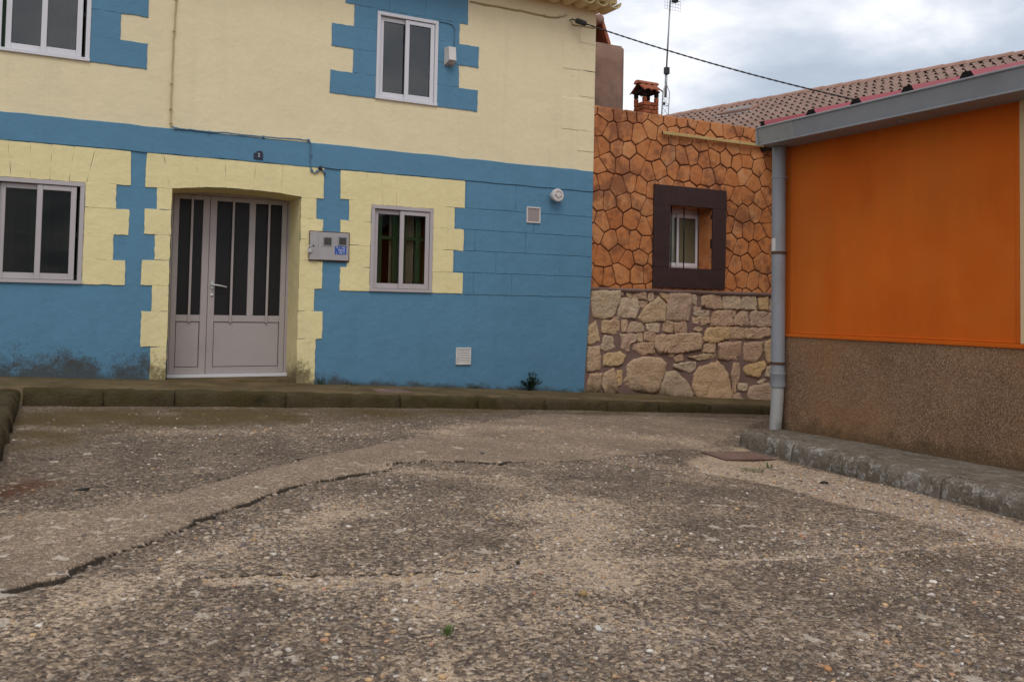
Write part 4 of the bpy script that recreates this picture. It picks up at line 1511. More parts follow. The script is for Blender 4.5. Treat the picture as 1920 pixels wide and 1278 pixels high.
# ------------------------------------------------------------------ fittings on the blue house
# electricity meter cabinet
mq = rect_from([(580, 432), (655, 437), (653, 492), (577, 488)])
x0, x1, z0, z1 = mq
box = thing('meter_cabinet', ((x0 + x1) / 2, YF, z0), 'grey metal meter cabinet with two small windows and a blue sticker beside the door', 'meter box')
MB().bbox(x0, x1, YF - 0.028, YF + 0.01, z0, z1, 0.004).build('cabinet_frame', RUST, box)
MB().bbox(x0 + 0.012, x1 - 0.012, YF - 0.040, YF - 0.020, z0 + 0.013, z1 - 0.013, 0.004).build('cabinet_door', METERM, box)
W_ = x1 - x0
MB().bbox(x0 + 0.004, x0 + 0.10, YF - 0.047, YF - 0.030, z0 + 0.010, z1 - 0.010, 0.003).build('lock_strip', METERM, box)
for cxp in (612.5, 640.5):
    c = XZ(cxp, 453)
    vw = MB()
    s_ = 0.052
    for a in ((-s_, -s_ + 0.01, -s_, s_), (s_ - 0.01, s_, -s_, s_), (-s_ + 0.01, s_ - 0.01, -s_, -s_ + 0.01), (-s_ + 0.01, s_ - 0.01, s_ - 0.01, s_)):
        vw.box(c[0] + a[0], c[0] + a[1], YF - 0.046, YF - 0.039, c[1] + a[2], c[1] + a[3])
    o = vw.build('viewing_window', GALV, box)
    MB().box(c[0] - s_ + 0.008, c[0] + s_ - 0.008, YF - 0.0425, YF - 0.0405, c[1] - s_ + 0.008, c[1] + s_ - 0.008).build('pane', PANEWIN, o)
sq = rect_from([(626, 461.5), (647.5, 462.5), (647, 478), (626, 477)])
stk = MB().box(sq[0], sq[1], YF - 0.0422, YF - 0.0402, sq[2], sq[3]).build('sticker', STICKBLUE, box)


def text_mesh(txt, size, loc, mat, parent, name='lettering', rot=(math.pi / 2, 0, 0), sx=1.0):
    cu = bpy.data.curves.new('t', 'FONT')
    cu.body = txt
    cu.size = size
    cu.extrude = 0.0004
    cu.align_x = 'CENTER'
    cu.align_y = 'CENTER'
    o = bpy.data.objects.new('t', cu)
    C.objects.link(o)
    bpy.context.view_layer.update()
    me = bpy.data.meshes.new_from_object(o)
    bpy.data.objects.remove(o)
    me.name = name
    M = Matrix.Translation(Vector(loc)) @ Matrix.Rotation(rot[2], 4, 'Z') @ Matrix.Rotation(rot[0], 4, 'X') @ Matrix.Diagonal((sx, 1, 1, 1))
    me.transform(M)
    me.materials.clear()
    me.materials.append(mat)
    ob = bpy.data.objects.new(name, me)
    put(ob, parent)
    ob['kind'] = 'stuff'
    return ob


sc_ = (sq[0] + sq[1]) / 2
hh = sq[3] - sq[2]
for txt, fz in (('R S  ME', 0.80), ('  MEI50', 0.49), ('L  ME C', 0.18)):
    text_mesh(txt, hh * 0.36, (sc_, YF - 0.0430, sq[2] + hh * fz), PALE, stk, sx=0.95)
pl = XZ(578, 468)
pd = MB().bbox(pl[0] - 0.020, pl[0] + 0.026, YF - 0.066, YF - 0.048, pl[1] - 0.035, pl[1] + 0.012, 0.004)
pd.tube([(pl[0] - 0.012, YF - 0.057, pl[1] + 0.01), (pl[0] - 0.012, YF - 0.057, pl[1] + 0.035), (pl[0] + 0.003, YF - 0.057, pl[1] + 0.05), (pl[0] + 0.018, YF - 0.057, pl[1] + 0.035), (pl[0] + 0.018, YF - 0.057, pl[1] + 0.01)], 0.004, 6)
pd.build('padlock', STEEL, box)
c = XZ(585.5, 461)
MB().lathe((c[0], YF - 0.0465, c[1]), (0, -1, 0), [(0.011, 0), (0.011, 0.003), (0.004, 0.004)], 10).build('lock_hole', BLACKPL, box)

# house number tile
nq = rect_from([(475.5, 282.5), (493, 284), (492, 300.5), (475, 299)])
num = thing('house_number_plate', ((nq[0] + nq[1]) / 2, YF, nq[2]), 'small dark navy house number tile on the blue band above the door', 'number plate')
cxn, czn = (nq[0] + nq[1]) / 2, (nq[2] + nq[3]) / 2
wn, hn = (nq[1] - nq[0]) / 2, (nq[3] - nq[2]) / 2
tile_o = facade_piece([(cxn - wn, czn - hn * 0.8), (cxn - wn * 0.6, czn - hn), (cxn + wn, czn - hn), (cxn + wn, czn + hn * 0.35), (cxn + wn * 0.85, czn + hn * 0.9), (cxn + wn * 0.1, czn + hn), (cxn - wn * 0.4, czn + hn * 0.85), (cxn - wn * 0.5, czn + hn * 0.5), (cxn - wn, czn + hn * 0.4)], NAVY, 0.026, 'tile', num, jit=0.001, bev=0.002)
text_mesh('2', hn * 1.15, (cxn + 0.004, YF - 0.0268, czn), PALE, num, 'numeral')

# round vent cap
c = XZ(1038.5, 367.5)
vc = thing('round_vent_cap', (c[0], YF, c[1] - 0.08), 'round white plastic flue cap high on the blue wall', 'vent')
o = MB().lathe((c[0], YF - 0.004, c[1]), (0, -1, 0), [(0.062, 0.0), (0.062, 0.07), (0.086, 0.072), (0.088, 0.10), (0.080, 0.115), (0.055, 0.118), (0.05, 0.108), (0.0305, 0.106), (0.03, 0.122), (0.004, 0.124)], 28).build('cap', WHITEPL, vc)
smooth_by_angle(o)
MB().box(c[0] - 0.058, c[0] - 0.02, YF - 0.124, YF - 0.112, c[1] - 0.004, c[1] + 0.004).box(c[0] + 0.02, c[0] + 0.055, YF - 0.124, YF - 0.112, c[1] - 0.02, c[1] - 0.012).build('rib', GREYPL, vc)
# square vent
vq = rect_from([(987, 388), (1012.5, 389), (1012, 419), (985.5, 418)])
sv = thing('square_vent', ((vq[0] + vq[1]) / 2, YF, vq[2]), 'small square vent with white rim and taupe mesh on the blue wall', 'vent')
b_ = 0.018
fv = MB()
fv.bbox(vq[0], vq[1], YF - 0.024, YF + 0.005, vq[3] - b_, vq[3], 0.003).bbox(vq[0], vq[1], YF - 0.024, YF + 0.005, vq[2], vq[2] + b_, 0.003)
fv.bbox(vq[0], vq[0] + b_, YF - 0.023, YF + 0.005, vq[2] + b_, vq[3] - b_, 0.003).bbox(vq[1] - b_, vq[1], YF - 0.023, YF + 0.005, vq[2] + b_, vq[3] - b_, 0.003)
fv.build('rim', WHITEPL, sv)
MB().box(vq[0] + b_, vq[1] - b_, YF - 0.014, YF + 0.004, vq[2] + b_, vq[3] - b_).build('mesh_plate', GREYPL, sv)
# louvred grille near the ground
lq = rect_from([(855.5, 651), (883.5, 652), (881, 684), (853, 683)])
gv = thing('louvred_grille', ((lq[0] + lq[1]) / 2, YF, lq[2]), 'white louvred air grille low on the blue wall', 'grille')
b_ = 0.02
fv = MB()
fv.bbox(lq[0], lq[1], YF - 0.022, YF + 0.005, lq[3] - b_, lq[3], 0.004).bbox(lq[0], lq[1], YF - 0.022, YF + 0.005, lq[2], lq[2] + b_, 0.004)
fv.bbox(lq[0], lq[0] + b_, YF - 0.021, YF + 0.005, lq[2] + b_, lq[3] - b_, 0.004).bbox(lq[1] - b_, lq[1], YF - 0.021, YF + 0.005, lq[2] + b_, lq[3] - b_, 0.004)
fv.build('rim', WHITEPL, gv)
MB().box(lq[0] + b_, lq[1] - b_, YF - 0.004, YF + 0.004, lq[2] + b_, lq[3] - b_).build('back_plate', GREYPL, gv)
ns = 8
for i in range(ns):
    za = lq[2] + b_ + (lq[3] - lq[2] - 2 * b_) * (i + 0.15) / ns
    zb_ = lq[2] + b_ + (lq[3] - lq[2] - 2 * b_) * (i + 0.95) / ns
    MB().hexa([(lq[0] + b_, YF - 0.020, za), (lq[1] - b_, YF - 0.020, za), (lq[1] - b_, YF - 0.008, zb_), (lq[0] + b_, YF - 0.008, zb_),
               (lq[0] + b_, YF - 0.017, za - 0.002), (lq[1] - b_, YF - 0.017, za - 0.002), (lq[1] - b_, YF - 0.005, zb_ - 0.002), (lq[0] + b_, YF - 0.005, zb_ - 0.002)]).build('slat', WHITEPL, gv)
# sensor / alarm box beside the upper window with its cable
aq = rect_from([(832.5, 91), (850, 92.5), (849, 124), (832, 116)])
al = thing('alarm_box', ((aq[0] + aq[1]) / 2, YF, aq[2]), 'white wedge-shaped box on the blue quoins right of the upper window', 'alarm box')
ax0, ax1, az0, az1 = aq[0], aq[1], aq[2] - 0.03, aq[3]
MB().hexa([(ax0 + 0.02, YF - 0.13, az0 + 0.05), (ax1 - 0.01, YF - 0.13, az0 + 0.05), (ax1 - 0.01, YF - 0.10, az1), (ax0 + 0.02, YF - 0.10, az1), (ax0, YF - 0.012, az0), (ax1, YF - 0.012, az0), (ax1, YF - 0.012, az1), (ax0, YF - 0.012, az1)]).build('housing', WHITEPL, al)
MB().lathe(((ax0 + ax1) / 2, YF - 0.07, az0 + 0.032), (0, 0, -1), [(0.03, 0), (0.03, 0.02), (0.02, 0.03)], 14).build('lens', GREYPL, al)
pts = [XZ(*q) for q in ((822, 41), (838, 44), (848, 48), (852, 56), (851, 75), (850, 92))]
cab = MB().tube([(p[0], YF - 0.018, p[1]) for p in pts], 0.006, 6).build('cable', BLUECABLE, al, True)


def wall_cable(name, px, label, mat, rr=0.008, clips=0, off=0.02, sag=0.0):
    ps = [XZ(*q) for q in px]
    pts_ = []
    r = random.Random(len(px) * 13)
    for i in range(len(ps) - 1):
        for k_ in range(6):
            f_ = k_ / 6
            pts_.append((ps[i][0] + (ps[i + 1][0] - ps[i][0]) * f_ + r.uniform(-.003, .003), YF - off, ps[i][1] + (ps[i + 1][1] - ps[i][1]) * f_ - sag * math.sin(math.pi * f_) + r.uniform(-.003, .003)))
    pts_.append((ps[-1][0], YF - off, ps[-1][1]))
    th = thing(name, pts_[0], label, 'cable')
    MB().tube(pts_, rr, 6).build('wire', mat, th, True)
    for i in range(clips):
        p = pts_[int((i + 0.5) / clips * (len(pts_) - 1))]
        MB().bbox(p[0] - 0.013, p[0] + 0.013, YF - off - rr - 0.004, YF + 0.003, p[2] - 0.012, p[2] + 0.012, 0.003).build('clip', mat, th)
    return th


wall_cable('wall_cable', [(331, -20), (329, 20), (325, 78), (322, 156), (320, 200), (319.5, 228), (321, 238)], 'cream painted cable running straight down the upper wall left of centre', GREYCABLE, 0.009, 5, 0.016)
wall_cable('wall_cable', [(322, 238), (330, 241), (357, 244), (426, 250), (480, 256), (560, 262), (578, 264), (582, 270), (581, 300), (582, 316), (587, 325), (594, 322), (599, 317)], 'thin cable along the top of the blue band, dropping to a loop', BLUECABLE, 0.008, 7, 0.026, 0.004)
wall_cable('wall_cable', [(880, 3), (940, 14), (980, 21), (1020, 30), (1040, 33), (1062, 29)], 'cream painted cable under the eaves near the house corner', GREYCABLE, 0.010, 4, 0.018, 0.006)
c = XZ(600, 317)
cj = thing('cable_gland', (c[0], YF, c[1]), 'small black cable gland at the end of the loop right of the door', 'cable gland')
MB().lathe((c[0] - 0.02, YF - 0.03, c[1] + 0.02), (0.6, -0.1, -0.5), [(0.018, 0), (0.024, 0.008), (0.024, 0.03), (0.013, 0.04)], 12).build('gland', BLACKPL, cj)
pts = [XZ(*q) for q in ((601, 317), (605, 321), (609, 327))]
MB().tube([(p[0], YF - 0.024, p[1]) for p in pts], 0.012, 8).build('conduit', BLUECABLE, cj, True)

# ------------------------------------------------------------------ stone-clad house
shouse = thing('stone_house', (8.5, YS, -0.3), 'low house with orange stamped flagstone wall above a rubble stone base', 'house')


def SXZ(px_, py_):
    return XZ(px_, py_, YS)


Z_TOP = SXZ(1280, 222)[1]
Z_LEDGE = SXZ(1280, 545)[1]
SX0, SX1 = XC - 0.12, 10.75
fq = rect_from([(1226, 346), (1362, 358), (1354, 542), (1219, 539)], YS)      # brown surround, outside
iq = rect_from([(1256, 386), (1335, 391), (1330, 505), (1250, 501)], YS)      # opening
iq = (iq[0], iq[1], iq[2], iq[3])
wall_with_holes('upper_wall', [(SX0, Z_LEDGE - 0.02), (SX1, Z_LEDGE - 0.02), (SX1, Z_TOP - 0.015), (SX0, Z_TOP - 0.015)], [rect_loop(iq, -0.004)], FLAGJOINT, YS, 0.40, shouse)
# rubble base backing in mortar, gently uneven
v, f = [], []
nxm, nzm = 80, 40
for i in range(nxm + 1):
    for j in range(nzm + 1):
        Xm = SX0 + (SX1 - SX0) * i / nxm
        Zm = -1.0 + (Z_LEDGE - 0.02 + 1.0) * j / nzm
        v.append((Xm, YS - 0.012 - 0.018 * float(fbm(np.array([Xm]), np.array([Zm]), 4.0, 77, 3)[0]), Zm))
for i in range(nxm):
    for j in range(nzm):
        a = i * (nzm + 1) + j
        f.append((a, a + nzm + 1, a + nzm + 2, a + 1))
mk('mortar_bed', v, f, MORTAR, shouse, True)


# individual flagstones: Voronoi cells of a jittered lattice
def clip_poly(poly, px_, py_, nx_c, ny_c):
    out = []
    m = len(poly)
    for i in range(m):
        a, b2 = poly[i], poly[(i + 1) % m]
        da = (a[0] - px_) * nx_c + (a[1] - py_) * ny_c
        db = (b2[0] - px_) * nx_c + (b2[1] - py_) * ny_c
        if da <= 0:
            out.append(a)
        if da * db < 0:
            t_ = da / (da - db)
            out.append((a[0] + (b2[0] - a[0]) * t_, a[1] + (b2[1] - a[1]) * t_))
    return out


def voronoi_cells(pts_, x0, x1, z0, z1, reach=0.8):
    res = []
    for i, p in enumerate(pts_):
        poly = [(x0, z0), (x1, z0), (x1, z1), (x0, z1)]
        for j, q in enumerate(pts_):
            if i == j or abs(q[0] - p[0]) > reach or abs(q[1] - p[1]) > reach:
                continue
            poly = clip_poly(poly, (p[0] + q[0]) / 2, (p[1] + q[1]) / 2, q[0] - p[0], q[1] - p[1])
            if len(poly) < 3:
                break
        if len(poly) >= 3:
            res.append((p, poly))
    return res


def dome_piece(poly, Y, proud, mat, name, parent, shrink, seed, rough=0.15, rings=((1.0, 0.0), (1.0, 0.45), (0.93, 0.86), (0.6, 1.0)), step=0.09, jit=0.004, back=0.012, smooth=True, soft=0.18):
    """a stone face: outline poly in (X,Z), bulging towards -Y"""
    r = random.Random(seed)
    c = Vector((sum(p[0] for p in poly) / len(poly), sum(p[1] for p in poly) / len(poly)))
    pts_ = []
    m = len(poly)
    for i in range(m):
        a, b2 = Vector(poly[i]), Vector(poly[(i + 1) % m])
        k_ = max(1, int((b2 - a).length / step))
        for q in range(k_):
            p = a.lerp(b2, q / k_)
            dv = p - c
            l_ = dv.length
            if l_ > 1e-5:
                p = c + dv * max(0.3, (l_ - shrink) / l_)
            pts_.append(p + Vector((r.uniform(-jit, jit), r.uniform(-jit, jit))))
    # soften the corners
    for _ in range(1):
        pts_ = [(pts_[i - 1] * soft + pts_[i] * (1 - 2 * soft) + pts_[(i + 1) % len(pts_)] * soft) for i in range(len(pts_))]
    n = len(pts_)
    v, f = [], []
    for ri, (s, h_) in enumerate(rings):
        for p in pts_:
            q = c + (p - c) * s
            jz = r.uniform(-1, 1) * rough * proud if ri >= 1 else 0
            v.append((q.x, Y + (back if ri == 0 else 0) - proud * h_ + jz, q.y))
    for ri in range(len(rings) - 1):
        for i in range(n):
            f.append((ri * n + i, ri * n + (i + 1) % n, (ri + 1) * n + (i + 1) % n, (ri + 1) * n + i))
    v.append((c.x, Y - proud * 1.02, c.y))
    b0_ = (len(rings) - 1) * n
    for i in range(n):
        f.append((b0_ + i, b0_ + (i + 1) % n, len(v) - 1))
    return mk(name, v, f, mat, parent, smooth)


pts = []
dxs, dzs = 0.215, 0.262
row = 0
zz = Z_LEDGE - 0.05
while zz < Z_TOP + 0.2:
    xx = SX0 - 0.1 + (0.5 * dxs if row % 2 else 0)
    while xx < SX1 + 0.2:
        pts.append((xx + random.uniform(-.058, .058), zz + random.uniform(-.07, .07)))
        xx += dxs
    zz += dzs * 0.95
    row += 1
cells_l = voronoi_cells(pts, SX0 + 0.11, SX1, Z_LEDGE + 0.0, Z_TOP)
for i, (p, poly) in enumerate(cells_l):
    xsn = [q[0] for q in poly]
    zsn = [q[1] for q in poly]
    if max(xsn) - min(xsn) < 0.05 or max(zsn) - min(zsn) < 0.04:
        continue
    if min(xsn) > fq[0] + 0.02 and max(xsn) < fq[1] - 0.02 and min(zsn) > fq[2] + 0.02 and max(zsn) < fq[3] - 0.02:
        continue
    # keep stones clear of the window opening
    if min(xsn) < iq[1] and max(xsn) > iq[0] and min(zsn) < iq[3] and max(zsn) > iq[2]:
        if fq[0] < p[0] < fq[1] and fq[2] < p[1] < fq[3]:
            continue
        lim = [(fq[0] + 0.05, 0, 1, 0) if p[0] < fq[0] else None, (fq[1] - 0.05, 0, -1, 0) if p[0] > fq[1] else None]
        for l_ in lim:
            if l_:
                poly = clip_poly(poly, l_[0], 0, l_[2], 0)
        if p[1] > fq[3]:
            poly = clip_poly(poly, 0, fq[3] - 0.05, 0, -1)
        if p[1] < fq[2]:
            poly = clip_poly(poly, 0, fq[2] + 0.05, 0, 1)
        if len(poly) < 3:
            continue
    dome_piece(poly, YS, random.uniform(0.009, 0.017), FLAG, 'flagstone', shouse, 0.0034, i, rough=0.05, jit=0.003, rings=((1.0, 0.0), (1.0, 0.3), (0.93, 0.92), (0.5, 1.0)), soft=0.06, smooth=False)

# coping along the top and the thin ledge
tp = MB()
n_ = 60
for i in range(n_):
    a, b2 = SX0 + 0.11 + (SX1 - SX0 - 0.11) * i / n_, SX0 + 0.11 + (SX1 - SX0 - 0.11) * (i + 1) / n_
    tp.box(a, b2, YS - 0.006, YS + 0.26, Z_TOP - 0.012, Z_TOP + 0.006 * math.sin(i * 1.7) + 0.004)
tp.build('parapet_top', FLAG, shouse)
lv_, lf_ = [], []
nl = 90
for i in range(nl + 1):
    Xq = SX0 + 0.11 + (SX1 - SX0 - 0.11) * i / nl
    e = 0.010 * float(fbm(np.array([Xq]), np.array([0.3]), 3.0, 9, 3)[0]) * 2
    for (yo, zo) in ((0.0, 0.012), (-0.055 + e, 0.002 + e * 0.5), (-0.060 + e, -0.018 + e), (-0.022, -0.060 + e * 1.6), (0.0, -0.07)):
        lv_.append((Xq, YS + yo, Z_LEDGE + zo))
for i in range(nl):
    for j in range(4):
        a = i * 5 + j
        lf_.append((a, a + 5, a + 6, a + 1))
mk('ledge', lv_, lf_, MORTAR, shouse, True)

# dark brown window surround, four pieces
PW_ = 0.045


def surround(poly):
    facade_piece(poly, BROWNFRAME, PW_, 'surround_piece', shouse, Y=YS, jit=0.0015, bev=0.004, step=0.12)


surround([(fq[0], iq[3]), (fq[1] + 0.01, iq[3]), (fq[1], fq[3]), (fq[0] + 0.005, fq[3])])
surround([(fq[0], fq[2]), (fq[1] - 0.015, fq[2]), (fq[1] - 0.01, iq[2] - 0.001), (fq[0], iq[2] - 0.001)])
surround([(fq[0], iq[2] + 0.001), (iq[0], iq[2] + 0.001), (iq[0], iq[3] - 0.001), (fq[0] + 0.004, iq[3] - 0.001)])
surround([(iq[1], iq[2] + 0.001), (fq[1] - 0.006, iq[2] + 0.001), (fq[1], iq[3] - 0.001), (iq[1], iq[3] - 0.001)])
# reveal in flagstone render, white window deep inside, three iron bars
rv = MB()
yb_ = YS + 0.36
rv.add([(iq[0], YS - 0.02, iq[2]), (iq[0], yb_, iq[2]), (iq[0], yb_, iq[3]), (iq[0], YS - 0.02, iq[3]), (iq[1], YS - 0.02, iq[2]), (iq[1], yb_, iq[2]), (iq[1], yb_, iq[3]), (iq[1], YS - 0.02, iq[3])],
       [(0, 1, 2, 3), (4, 5, 6, 7), (3, 2, 6, 7), (0, 1, 5, 4)])
rv.build('window_reveal', FLAG, shouse)
wx0, wx1, wz0, wz1 = iq[0] - 0.02, iq[1] + 0.02, iq[2] + 0.006, iq[3] - 0.045
yw = YS + 0.27
wf = MB()
fr = 0.035
wf.bbox(wx0, wx1, yw, yw + 0.06, wz0, wz0 + fr, 0.004).bbox(wx0, wx1, yw, yw + 0.06, wz1 - fr, wz1 + 0.05, 0.004)
wf.bbox(wx0, wx0 + fr, yw + 0.001, yw + 0.06, wz0 + fr, wz1 - fr, 0.004).bbox(wx1 - fr, wx1, yw + 0.001, yw + 0.06, wz0 + fr, wz1 - fr, 0.004)
win = wf.build('window', ALU_MAUVE, shouse)
mid = wx0 + (wx1 - wx0) * 0.52
for (a, b2, yo) in ((wx0 + fr, mid + 0.03, 0.03), (mid - 0.03, wx1 - fr, 0.006)):
    s = MB()
    s.bbox(a, a + 0.036, yw + yo, yw + yo + 0.022, wz0 + fr, wz1 - fr, 0.003).bbox(b2 - 0.036, b2, yw + yo, yw + yo + 0.022, wz0 + fr, wz1 - fr, 0.003)
    s.bbox(a + 0.036, b2 - 0.036, yw + yo, yw + yo + 0.02, wz0 + fr, wz0 + fr + 0.05, 0.003).bbox(a + 0.036, b2 - 0.036, yw + yo, yw + yo + 0.02, wz1 - fr - 0.05, wz1 - fr, 0.003)
    s.build('sash', ALU, win)
    MB().box(a + 0.045, b2 - 0.045, yw + yo + 0.008, yw + yo + 0.012, wz0 + fr + 0.045, wz1 - fr - 0.045).build('pane', GLASS_LO, win)
MB().box(wx0, wx1, yw + 0.066, yw + 0.075, wz0, wz1).build('blind', simple_mat('taupe_blind', (0.50, 0.43, 0.33), 0.9, 0, 0.1, 9, 0.05), win)
for bxp in (1261, 1285, 1312):
    X = SXZ(bxp, 450)[0] + 0.02
    MB().tube([(X, YS + 0.06, iq[2] - 0.02), (X, YS + 0.06, iq[3] + 0.02)], 0.0085, 8).build('bar', IRON, win, True)

def rubble(poly, proud, seed, grow):
    """an angular quarry stone: ragged outline, flat rough face with broken edges"""
    r = random.Random(seed)
    c = Vector((sum(p[0] for p in poly) / len(poly), sum(p[1] for p in poly) / len(poly)))
    pts_ = []
    m = len(poly)
    for i in range(m):
        a, b2 = Vector(poly[i]), Vector(poly[(i + 1) % m])
        k_ = max(1, int((b2 - a).length / 0.035))
        for q in range(k_):
            p = a.lerp(b2, q / k_)
            dv = p - c
            p = c + dv * (dv.length + grow) / max(dv.length, 1e-4)
            pts_.append(p + Vector((r.gauss(0, 0.006), r.gauss(0, 0.006))))
    n = len(pts_)
    tx, tz = r.uniform(-.10, .10), r.uniform(-.10, .10)
    rings = ((1.0, -0.8), (1.0, 0.45), (0.965, 0.85), (0.86, 1.0), (0.66, 1.03), (0.42, 1.0), (0.18, 1.02))
    P = []
    for (s_, h_) in rings:
        for p in pts_:
            q = c + (p - c) * s_
            P.append((q.x, q.y, h_))
    P.append((c.x, c.y, 1.0))
    A = np.array(P)
    nz_ = 0.020 * fbm(A[:, 0] + seed * 1.7, A[:, 1], 9.0, 5, 4, 0.62)
    v = []
    for (X_, Z_, h_), e in zip(P, nz_):
        up_ = h_ > 0
        d_ = proud * h_ + ((e + (X_ - c.x) * tx + (Z_ - c.y) * tz + r.uniform(-.0025, .0025)) if up_ else 0)
        v.append((X_, YS - 0.004 - d_, Z_))
    f = []
    for ri in range(len(rings) - 1):
        for i in range(n):
            f.append((ri * n + i, ri * n + (i + 1) % n, (ri + 1) * n + (i + 1) % n, (ri + 1) * n + i))
    b0_ = (len(rings) - 1) * n
    for i in range(n):
        f.append((b0_ + i, b0_ + (i + 1) % n, len(v) - 1))
    return mk('rubble_stone', v, f, STONE, shouse, True)


# rubble stones traced one by one
STONES = """80,190 290,195 300,240 270,320 240,400 160,415 85,400 75,300;300,195 330,200 325,232 300,230;345,192 390,195 388,248 360,240;405,198 505,200 508,262 405,250;525,195 570,200 565,270 528,275;605,205 685,210 675,285 640,245;315,258 430,255 450,320 420,410 290,400 290,350;455,275 525,280 500,320 465,325;605,250 665,295 655,430 490,445 445,405 520,310;695,215 860,215 878,300 850,430 670,425 680,320;882,225 915,228 912,300 885,290;960,235 1110,220 1120,330 1080,335 950,315;1130,235 1255,230 1265,335 1130,330;1280,240 1385,240 1390,340 1275,335;1415,245 1480,240 1485,345 1410,335;1505,270 1580,265 1585,365 1500,350;890,320 945,325 940,360 890,355;895,365 1010,345 1015,385 895,392;885,400 1005,395 1015,445 985,465 880,450;1035,355 1195,345 1195,470 1025,470;1205,350 1235,355 1215,400 1200,395;1265,355 1320,360 1330,465 1205,465 1210,420;1355,355 1525,375 1515,480 1345,470 1345,400;165,430 295,430 298,540 155,525;320,420 360,425 345,520 318,515;400,445 475,450 488,520 355,520;515,455 615,455 610,525 520,510;660,435 718,440 715,525 640,505;735,450 830,440 832,520 740,525;895,490 960,490 950,515 890,512;55,470 110,440 135,590 50,615;440,530 485,530 480,595 445,585;500,520 585,530 575,590 497,585;590,545 700,545 830,530 940,530 955,600 940,655 820,680 620,685 578,640;1000,490 1165,480 1170,575 1030,610 970,595 965,560;1175,480 1275,485 1280,575 1175,575;1290,495 1490,490 1500,550 1420,570 1290,575;180,555 240,560 270,640 190,670 150,650;300,535 430,540 425,600 380,610 375,680 310,650 320,590;415,620 560,600 570,690 470,698 400,660;965,620 1055,620 1050,685 965,675;1090,610 1265,600 1270,700 1250,740 1090,740;1295,610 1430,600 1425,690 1390,760 1290,745;1465,600 1550,570 1600,660 1560,760 1480,765 1455,680;50,640 140,640 145,820 40,825;180,700 300,680 350,700 300,780 170,785;850,715 1065,690 1068,720 930,748;740,775 910,755 915,810 860,845 735,800;400,745 500,722 620,725 658,770 640,860 590,1000 500,1005 325,960 330,890 360,790;670,840 740,835 830,910 885,1000 878,1075 620,1065 615,980;930,800 1090,755 1150,840 1185,1000 1170,1080 930,1080 885,960 890,870;1205,770 1255,775 1250,870 1225,1005 1205,1000 1195,860;1285,800 1440,755 1465,790 1400,880 1310,860;1480,800 1560,780 1570,890 1465,870;60,860 150,855 145,1010 30,1010;175,860 260,800 270,900 285,1000 180,1010 165,940;1400,920 1470,890 1475,915 1410,930;1340,960 1480,930 1580,950 1580,1080 1340,1080 1320,1020;1255,930 1320,940 1315,985 1250,990;740,725 800,700 800,745 745,755;275,830 315,830 320,930 285,950;245,400 285,400 280,425 245,420;700,695 735,700 725,720 698,715;425,1020 560,1015 600,1050 430,1060;1180,1020 1250,1015 1300,1075 1190,1080;1000,700 1040,693 1035,708 1000,712"""
for i, s in enumerate(STONES.split(';')):
    poly = []
    for q in s.split():
        a, b2 = q.split(',')
        poly.append(SXZ(1090 + float(a) / 4.2605, 500 + float(b2) / 4.26))
    size = math.sqrt(abs(sum(poly[j][0] * poly[(j + 1) % len(poly)][1] - poly[(j + 1) % len(poly)][0] * poly[j][1] for j in range(len(poly)))) / 2)
    rubble(poly, 0.020 + 0.05 * min(size, 0.6), 300 + i, 0.013)
# the wall goes on behind the orange building
xx = SXZ(1462, 640)[0] + 0.1
pts = []
while xx < SX1 - 0.1:
    for r_ in range(6):
        pts.append((xx + random.uniform(-.1, .1), -0.55 + r_ * 0.33 + random.uniform(-.08, .08)))
    xx += 0.38
for i, (p, poly) in enumerate(voronoi_cells(pts, SXZ(1465, 640)[0] + 0.05, SX1, -0.75, Z_LEDGE - 0.1, 1.2)):
    rubble(poly, random.uniform(0.03, 0.05), 700 + i, -0.03)
# body of the house behind its front
hb = MB()
hb.box(SX0 + 0.13, SX1 - 0.01, YS + 0.41, YS + 3.7, 3.28, 3.36)
hb.box(SX1 - 0.25, SX1 - 0.004, YS + 0.405, YS + 3.7, -1.0, 3.27)
hb.box(SX0 + 0.13, SX1 - 0.26, YS + 3.45, YS + 3.7, -1.0, 3.27)
hb.box(SX0 + 0.13, SX1 - 0.26, YS + 0.9, YS + 0.95, 0.0, 3.27)
hb.build('roof_and_back', PLASTER, shouse)

# pipe along the stone wall
p0, p1 = SXZ(1237, 250.5), SXZ(1452, 282)
gp = thing('wall_pipe', (p0[0], YS, p0[1]), 'thin ochre square pipe fixed along the top of the flagstone wall', 'pipe')
MB().bbox(p0[0], p1[0] + 0.8, YS - 0.085, YS - 0.045, p0[1] - 0.022, p0[1] + 0.022, 0.005).build('tube', GASP, gp)
MB().box(p0[0] - 0.004, p0[0] + 0.002, YS - 0.08, YS - 0.05, p0[1] - 0.016, p0[1] + 0.016).build('end_plug', BLACKPL, gp)
for q in range(5):
    X = p0[0] + 0.18 + q * 0.62
    MB().bbox(X - 0.01, X + 0.01, YS - 0.089, YS - 0.0, p0[1] - 0.027, p0[1] + 0.030, 0.003).build('clip', GASP, gp)

